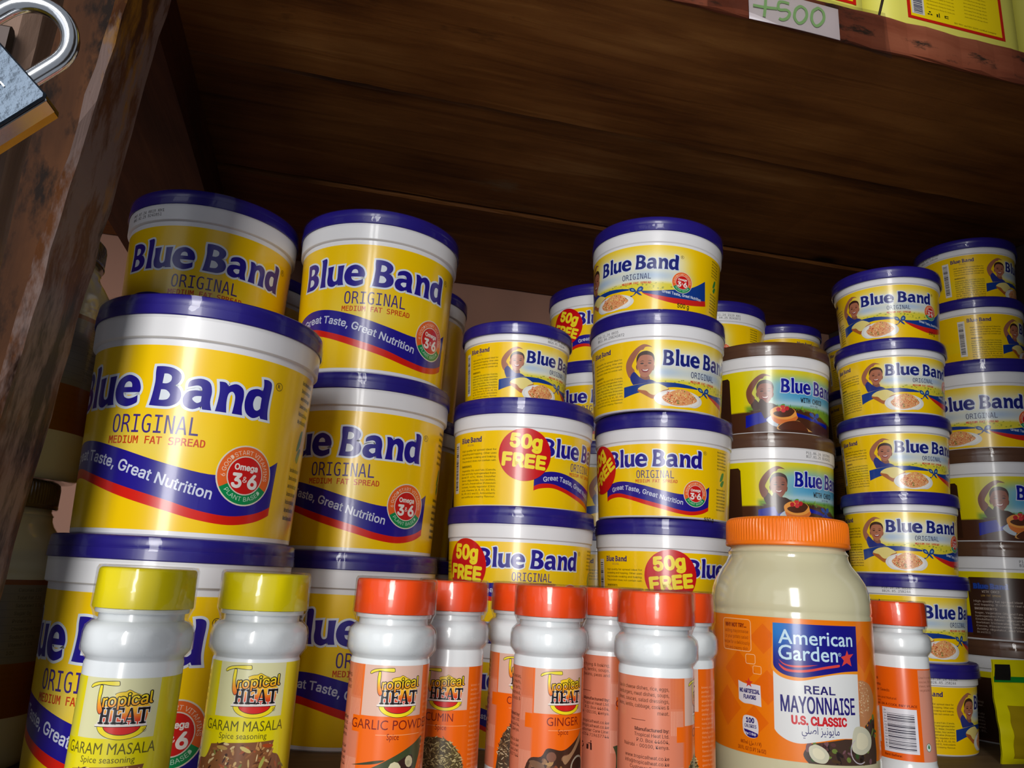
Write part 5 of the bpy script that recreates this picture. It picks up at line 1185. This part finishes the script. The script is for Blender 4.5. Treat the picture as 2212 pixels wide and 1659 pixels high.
# ------------------------------------------------------------------ upper shelf goods
def rr_outline(hx, hy, r, n=8):
    o = []
    for cx, cy, a in ((hx-r, -hy+r, -90), (hx-r, hy-r, 0), (-hx+r, hy-r, 90), (-hx+r, -hy+r, 180)):
        for k in range(n+1): o.append((cx+r*math.cos(R(a+90*k/n)), cy+r*math.sin(R(a+90*k/n))))
    return o
def jerrycan(x, y, z, hx, hy, H, rot, label, sign, lx0, lx1, lz0, lz1):
    t = empty('jerrycan', (x, y, z), R(rot)); vs, fs = [], []
    lv = [(0, .94), (.003, .985), (.008, 1), (H*.3, 1), (H*.7, 1), (H-.02, .99), (H-.006, .94), (H, .86)]
    n = None
    for (zz, s) in lv:
        o = rr_outline(hx*s, hy*s, .022); n = len(o); vs += [(a, b, zz) for a, b in o]
    for j in range(len(lv)-1):
        for k in range(n): fs.append((j*n+k, j*n+(k+1) % n, (j+1)*n+(k+1) % n, (j+1)*n+k))
    fs.append(tuple(range(n-1, -1, -1))); fs.append(tuple((len(lv)-1)*n+k for k in range(n)))
    mesh_obj('body', vs, fs, M['jerry'], t, True, 40)
    v2, f2 = lathe([(.018, H-.004), (.018, H+.012), (.022, H+.014), (.022, H+.03), (.020, H+.032), (0, H+.032)], 32); mesh_obj('cap', [(a-hx*.5, b, c) for a, b, c in v2], f2, M['yellowcap'], t, True, 40)
    hn = []; hf = []
    pts = [(hx*.05, H-.004), (hx*.1, H+.02), (hx*.3, H+.03), (hx*.62, H+.03), (hx*.75, H+.015), (hx*.78, H-.004)]
    for (px, pz) in pts: hn += [(px, .009, pz-.004), (px, -.009, pz-.004), (px, -.009, pz+.005), (px, .009, pz+.005)]
    for j in range(len(pts)-1):
        for k in range(4): hf.append((j*4+k, j*4+(k+1) % 4, j*4+4+(k+1) % 4, j*4+4+k))
    mesh_obj('handle', hn, hf, M['jerry'], t)
    # printed label on the flat front face
    V, Fc, C = [], [], []
    def q(x0, x1, z0, z1, col, l):
        k = len(V); yy = -hy-.0003-l*.00012; V.extend([(x0, yy, z0), (x1, yy, z0), (x1, yy, z1), (x0, yy, z1)]); Fc.append((k, k+1, k+2, k+3)); C.extend([lin(col)]*4)
    def tx(s, x, z, h, col, l, bold=.01):
        vs_, f_ = tess_text(s, bold, 1); sc_ = h/cap_h(False); k = len(V); yy = -hy-.0003-l*.00012
        V.extend([(x+a*sc_, yy, z+b*sc_) for a, b in vs_]); Fc.extend([tuple(k+i for i in f) for f in f_]); C.extend([lin(col)]*len(vs_))
    q(lx0, lx1, lz0, lz1, (200, 30, 16), 0); q(lx0+.0032, lx1-.0032, lz0+.0028, lz1-.0032, (244, 214, 10), 1)
    if sign == 'A':
        for i in range(6): tx('Manufactured and packed for the company', lx1-.052, lz0+.0052+i*.0042, .0016, (120, 70, 10), 2)
    else:
        q(lx0+.0042, lx0+.017, lz0+.0055, lz1-.006, (214, 210, 200), 2); zz = lz0+.0065; rnd = random.Random(8)
        while zz < lz1-.008:
            h = rnd.choice((.0005, .0009, .0014)); q(lx0+.0062, lx0+.0152, zz, zz+h, (60, 60, 90), 3); zz += h+rnd.choice((.0005, .001))
        for i in range(11):
            tx('Manufactured in Kenya for home use', lx0+.020, lz0+.0145+i*.0036, .0013, (110, 90, 10), 2); tx('store away from strong odours', lx0+.059, lz0+.0145+i*.0036, .0013, (110, 90, 10), 2)
        tx('ISO 9001 and ISO 22000 certified company', lx0+.047, lz0+.0048, .0017, (90, 80, 10), 2, .03)
        for i in range(3):   # recycling, tidy man, seal marks
            cx = lx0+.0225+i*.0085
            if i == 0:
                for a in (0, 120, 240): q(cx-.001+.0016*math.cos(R(a+90)), cx+.001+.0016*math.cos(R(a+90)), lz0+.0085+.0016*math.sin(R(a+90)), lz0+.0098+.0016*math.sin(R(a+90)), (50, 50, 20), 2)
            elif i == 1: q(cx-.0018, cx-.0002, lz0+.0072, lz0+.0102, (50, 50, 20), 2); q(cx+.0006, cx+.0016, lz0+.0072, lz0+.0115, (50, 50, 20), 2)
            else: q(cx-.002, cx+.002, lz0+.0098, lz0+.0106, (50, 50, 20), 2); q(cx-.002, cx-.001, lz0+.0085, lz0+.0106, (50, 50, 20), 2); q(cx-.002, cx+.002, lz0+.0080, lz0+.0087, (50, 50, 20), 2)
    me = bpy.data.meshes.new('label'); me.from_pydata(V, [], Fc); me.update(); at = me.color_attributes.new('ink', 'FLOAT_COLOR', 'POINT')
    b = []; [b.extend((*c, 1.0)) for c in C]; at.data.foreach_set('color', b); me.materials.append(M['label']); link(bpy.data.objects.new('label', me), t)
    return tag(t, label, 'jerrycan', 'pale yellow jerrycans on the upper shelf')
jerrycan(.325, .497, .5808, .0785, .048, .25, 0, 'pale yellow jerrycan left of the nail, above the price tag', 'A', -.060, .0605, .020, .12)
jerrycan(.4865, .497, .5808, .0785, .048, .25, 0, 'pale yellow jerrycan with barcode label, right of the nail', 'B', -.050, .0505, .0215, .13)
jerrycan(.652, .499, .5808, .0785, .048, .25, 0, 'pale yellow jerrycan at the far right end of the upper shelf', 'A', -.05, .05, .045, .14)

# nail in the front edge
t = empty('nail', (.3935, .4345, .5790))
vs, fs = lathe([(0, -.012), (.0009, -.010), (.0011, .0165), (.0011, .0172), (.0027, .0175), (.0028, .0188), (.0018, .0192), (0, .0193)], 16)
nl = mesh_obj('shank', vs, fs, M['brown'], t, True, 40); t.rotation_euler = (R(14), R(8), 0)
tag(t, 'dark nail sticking up out of the shelf front edge', 'nail')

# price tag
t = empty('price_tag', (.3135, .4315, .5595))
vs, fs = [], []
for j in range(5):
    for i in range(13):
        u, v = i/12, j/4; vs.append((-.0395+.079*u, -.0006*math.sin(u*3.1)-.0004, -.0142+.0285*v))
n = len(vs); vs += [(a, b+.0003, c) for a, b, c in vs]
for j in range(4):
    for i in range(12): q = j*13+i; fs.append((q, q+1, q+14, q+13)); fs.append((n+q+13, n+q+14, n+q+1, n+q))
mesh_obj('paper', vs, fs, M['paper'], t, True)
def strokes(lines, w):
    V, Fc = [], []
    for l in lines:
        a, b = strip(l, w/2, False); k = len(V); V += a; Fc += [tuple(k+i for i in f) for f in b]
    return [(x, -.0016-.00002*(i % 3), z) for i, (x, z) in enumerate(V)], Fc
px = lambda X_, Y_: (-.0395+(X_-373)/615*.079, .0142-((Y_-65)+(985-X_)*.24)/197*.0285)
L_ = [[px(395, 38), px(470, 52), px(556, 62)], [px(482, -6), px(476, 50), px(466, 112)],
      [px(640, 32), px(575, 20), px(568, 66), px(620, 72), px(640, 92), px(622, 122), px(590, 132), px(566, 122)],
      [px(712, 50), px(682, 72), px(672, 118), px(696, 154), px(730, 146), px(756, 112), px(752, 72), px(722, 50), px(705, 56)],
      [px(830, 66), px(800, 84), px(790, 132), px(812, 172), px(846, 166), px(876, 130), px(872, 86), px(842, 62), px(822, 70)]]
L_ = [[(a, c) for a, c in (smooth_poly([(q[0], q[1], 1 if i in (0, len(l)-1) else 0) for i, q in enumerate(l)], 5)[:(len(l)-1)*5+1])] for l in L_]
vs, fs = strokes(L_, .0024); mesh_obj('handwriting', vs, fs, M['marker'], t)
tag(t, 'white paper price tag with green handwritten 500 on the shelf front edge', 'price tag')
# clear tape sheet over the tag, its lower corner curling
t = empty('clear_tape', (.318, .4305, .556)); vs, fs = [], []
for j in range(11):
    for i in range(25):
        u, v = i/24, j/10; x = -.080+.156*u; z = .022-v*(.033+.012*u**3)
        y = -.0022-.006*max(0, u-.72)**1.2*v*3-.0006*math.sin(u*14+v*5)
        vs.append((x, y, z+(.004*math.sin(u*9))*v*(1-u)))
for j in range(10):
    for i in range(24): q = j*25+i; fs.append((q, q+25, q+26, q+1))
tp = mesh_obj('clear_tape_sheet', vs, fs, M['tape'], t, True)
tag(t, 'clear plastic tape sheet hanging below the price tag with curled corner', 'tape')

# ------------------------------------------------------------------ padlock
def padlock():
    steel = plain('brushed_steel_blue', (58, 66, 76), .34, metal=1, noise=.45, nscale=260, bump=.15)
    brass = plain('worn_brass', (196, 168, 60), .3, metal=1, noise=.3, nscale=120)
    chrome = plain('bright_chrome', (205, 208, 212), .16, metal=1)
    t = empty('padlock', (0, 0, 0))
    ex = Vector((.0155, 0, -.0147)).normalized(); ez = Vector((.004, .975, .10)).normalized()
    ey = ez.cross(ex); ey.normalize(); ex = ey.cross(ez)       # ey: towards the shackle
    if ey.x < 0: ey = -ey
    zz = ex.cross(ey)
    Mx = Matrix((ex, ey, zz)).transposed().to_4x4(); Mx.translation = Vector((-.0675, .165, .2239))
    t.matrix_basis = Mx @ Matrix.Scale(.75, 4)
    sgn = 1 if zz.y > 0 else -1      # +1: local +z points away from the camera
    W, H, D = .040, .032, .0135
    def bx(x0, x1, y0, y1, d0, d1, b=.0012):
        za, zb = sorted((d0*sgn, d1*sgn)); v, f = [], []
        o = [(x0+b, y0), (x1-b, y0), (x1, y0+b), (x1, y1-b), (x1-b, y1), (x0+b, y1), (x0, y1-b), (x0, y0+b)]
        for zq, ins in ((za, b*.7), (za+b*.7, 0), (zb-b*.7, 0), (zb, b*.7)):
            cx, cy = (x0+x1)/2, (y0+y1)/2
            for (a, c) in o: v.append((a+(ins if a < cx else -ins), c+(ins if c < cy else -ins), zq))
        for r in range(3):
            for k in range(8): f.append((r*8+k, r*8+(k+1) % 8, (r+1)*8+(k+1) % 8, (r+1)*8+k))
        f.append(tuple(range(7, -1, -1))); f.append(tuple(24+k for k in range(8)))
        return v, f
    mesh_obj('body', *bx(-W, 0, -H, 0, .0012, D), brass, t)
    mesh_obj('face_plate', *bx(-W+.0002, .0001, -H+.0002, .0001, 0, .0014, .0007), steel, t)
    mesh_obj('side_plate', *bx(-.0006, .0005, -H+.001, -.0008, .0012, D*.62, .0003), chrome, t)
    # shackle
    pts = []; rS = .0105; cx = -.0205; L1 = .0085
    for i in range(7): pts.append((cx+rS, -.002+(L1+.002)*i/6))
    for i in range(1, 19): pts.append((cx+rS*math.cos(math.pi*i/18), L1+rS*math.sin(math.pi*i/18)))
    for i in range(1, 7): pts.append((cx-rS, L1-(L1+.002)*i/6))
    v, f = [], []; rr, ns = .0026, 14; zc = D*.45*sgn
    for i, p in enumerate(pts):
        a = pts[max(0, i-1)]; b = pts[min(len(pts)-1, i+1)]; d = Vector((b[0]-a[0], b[1]-a[1], 0)).normalized(); nrm = Vector((-d.y, d.x, 0))
        for k in range(ns):
            an = 2*math.pi*k/ns; q = Vector((p[0], p[1], zc))+nrm*rr*math.cos(an)+Vector((0, 0, rr*math.sin(an))); v.append(tuple(q))
    for i in range(len(pts)-1):
        for k in range(ns): f.append((i*ns+k, i*ns+(k+1) % ns, (i+1)*ns+(k+1) % ns, (i+1)*ns+k))
    f.append(tuple(range(ns))); f.append(tuple((len(pts)-1)*ns+k for k in range(ns-1, -1, -1)))
    mesh_obj('shackle', v, f, chrome, t, True)
    # raised lettering
    V, Fc = [], []
    for s, x, y, h in (('SHINEMAN,NE', -.0345, -.0105, .0034), ('TIER', -.012, -.0215, .0036), ('CTEO', -.0125, -.0268, .0034)):
        vs_, f_ = tess_text(s, .02, 2, 'sans'); sc_ = h/cap_h('sans'); k = len(V)
        for a, b in vs_:
            V.append((x+a*sc_*.8, y+b*sc_, -.0004*sgn))
        Fc += [tuple(k+i for i in q) for q in f_]
    mesh_obj('raised_lettering', V, Fc, chrome, t)
    tag(t, 'steel and brass padlock hanging at the top left corner', 'padlock')
padlock()
# iron staple loop the shackle passes through, fixed to the plank
def hasp():
    iron = plain('dark_hasp_iron', (60, 52, 50), .4, metal=.8, noise=.4, nscale=150)
    t = empty('hasp', (-.0905, .184, .2387))
    v, f = box_mesh(-.022, .006, -.004, -.0008, -.009, .011, .0008); mesh_obj('plate', v, f, iron, t)
    tag(t, 'dark iron hasp plate on the weathered plank behind the padlock', 'hasp')
hasp()
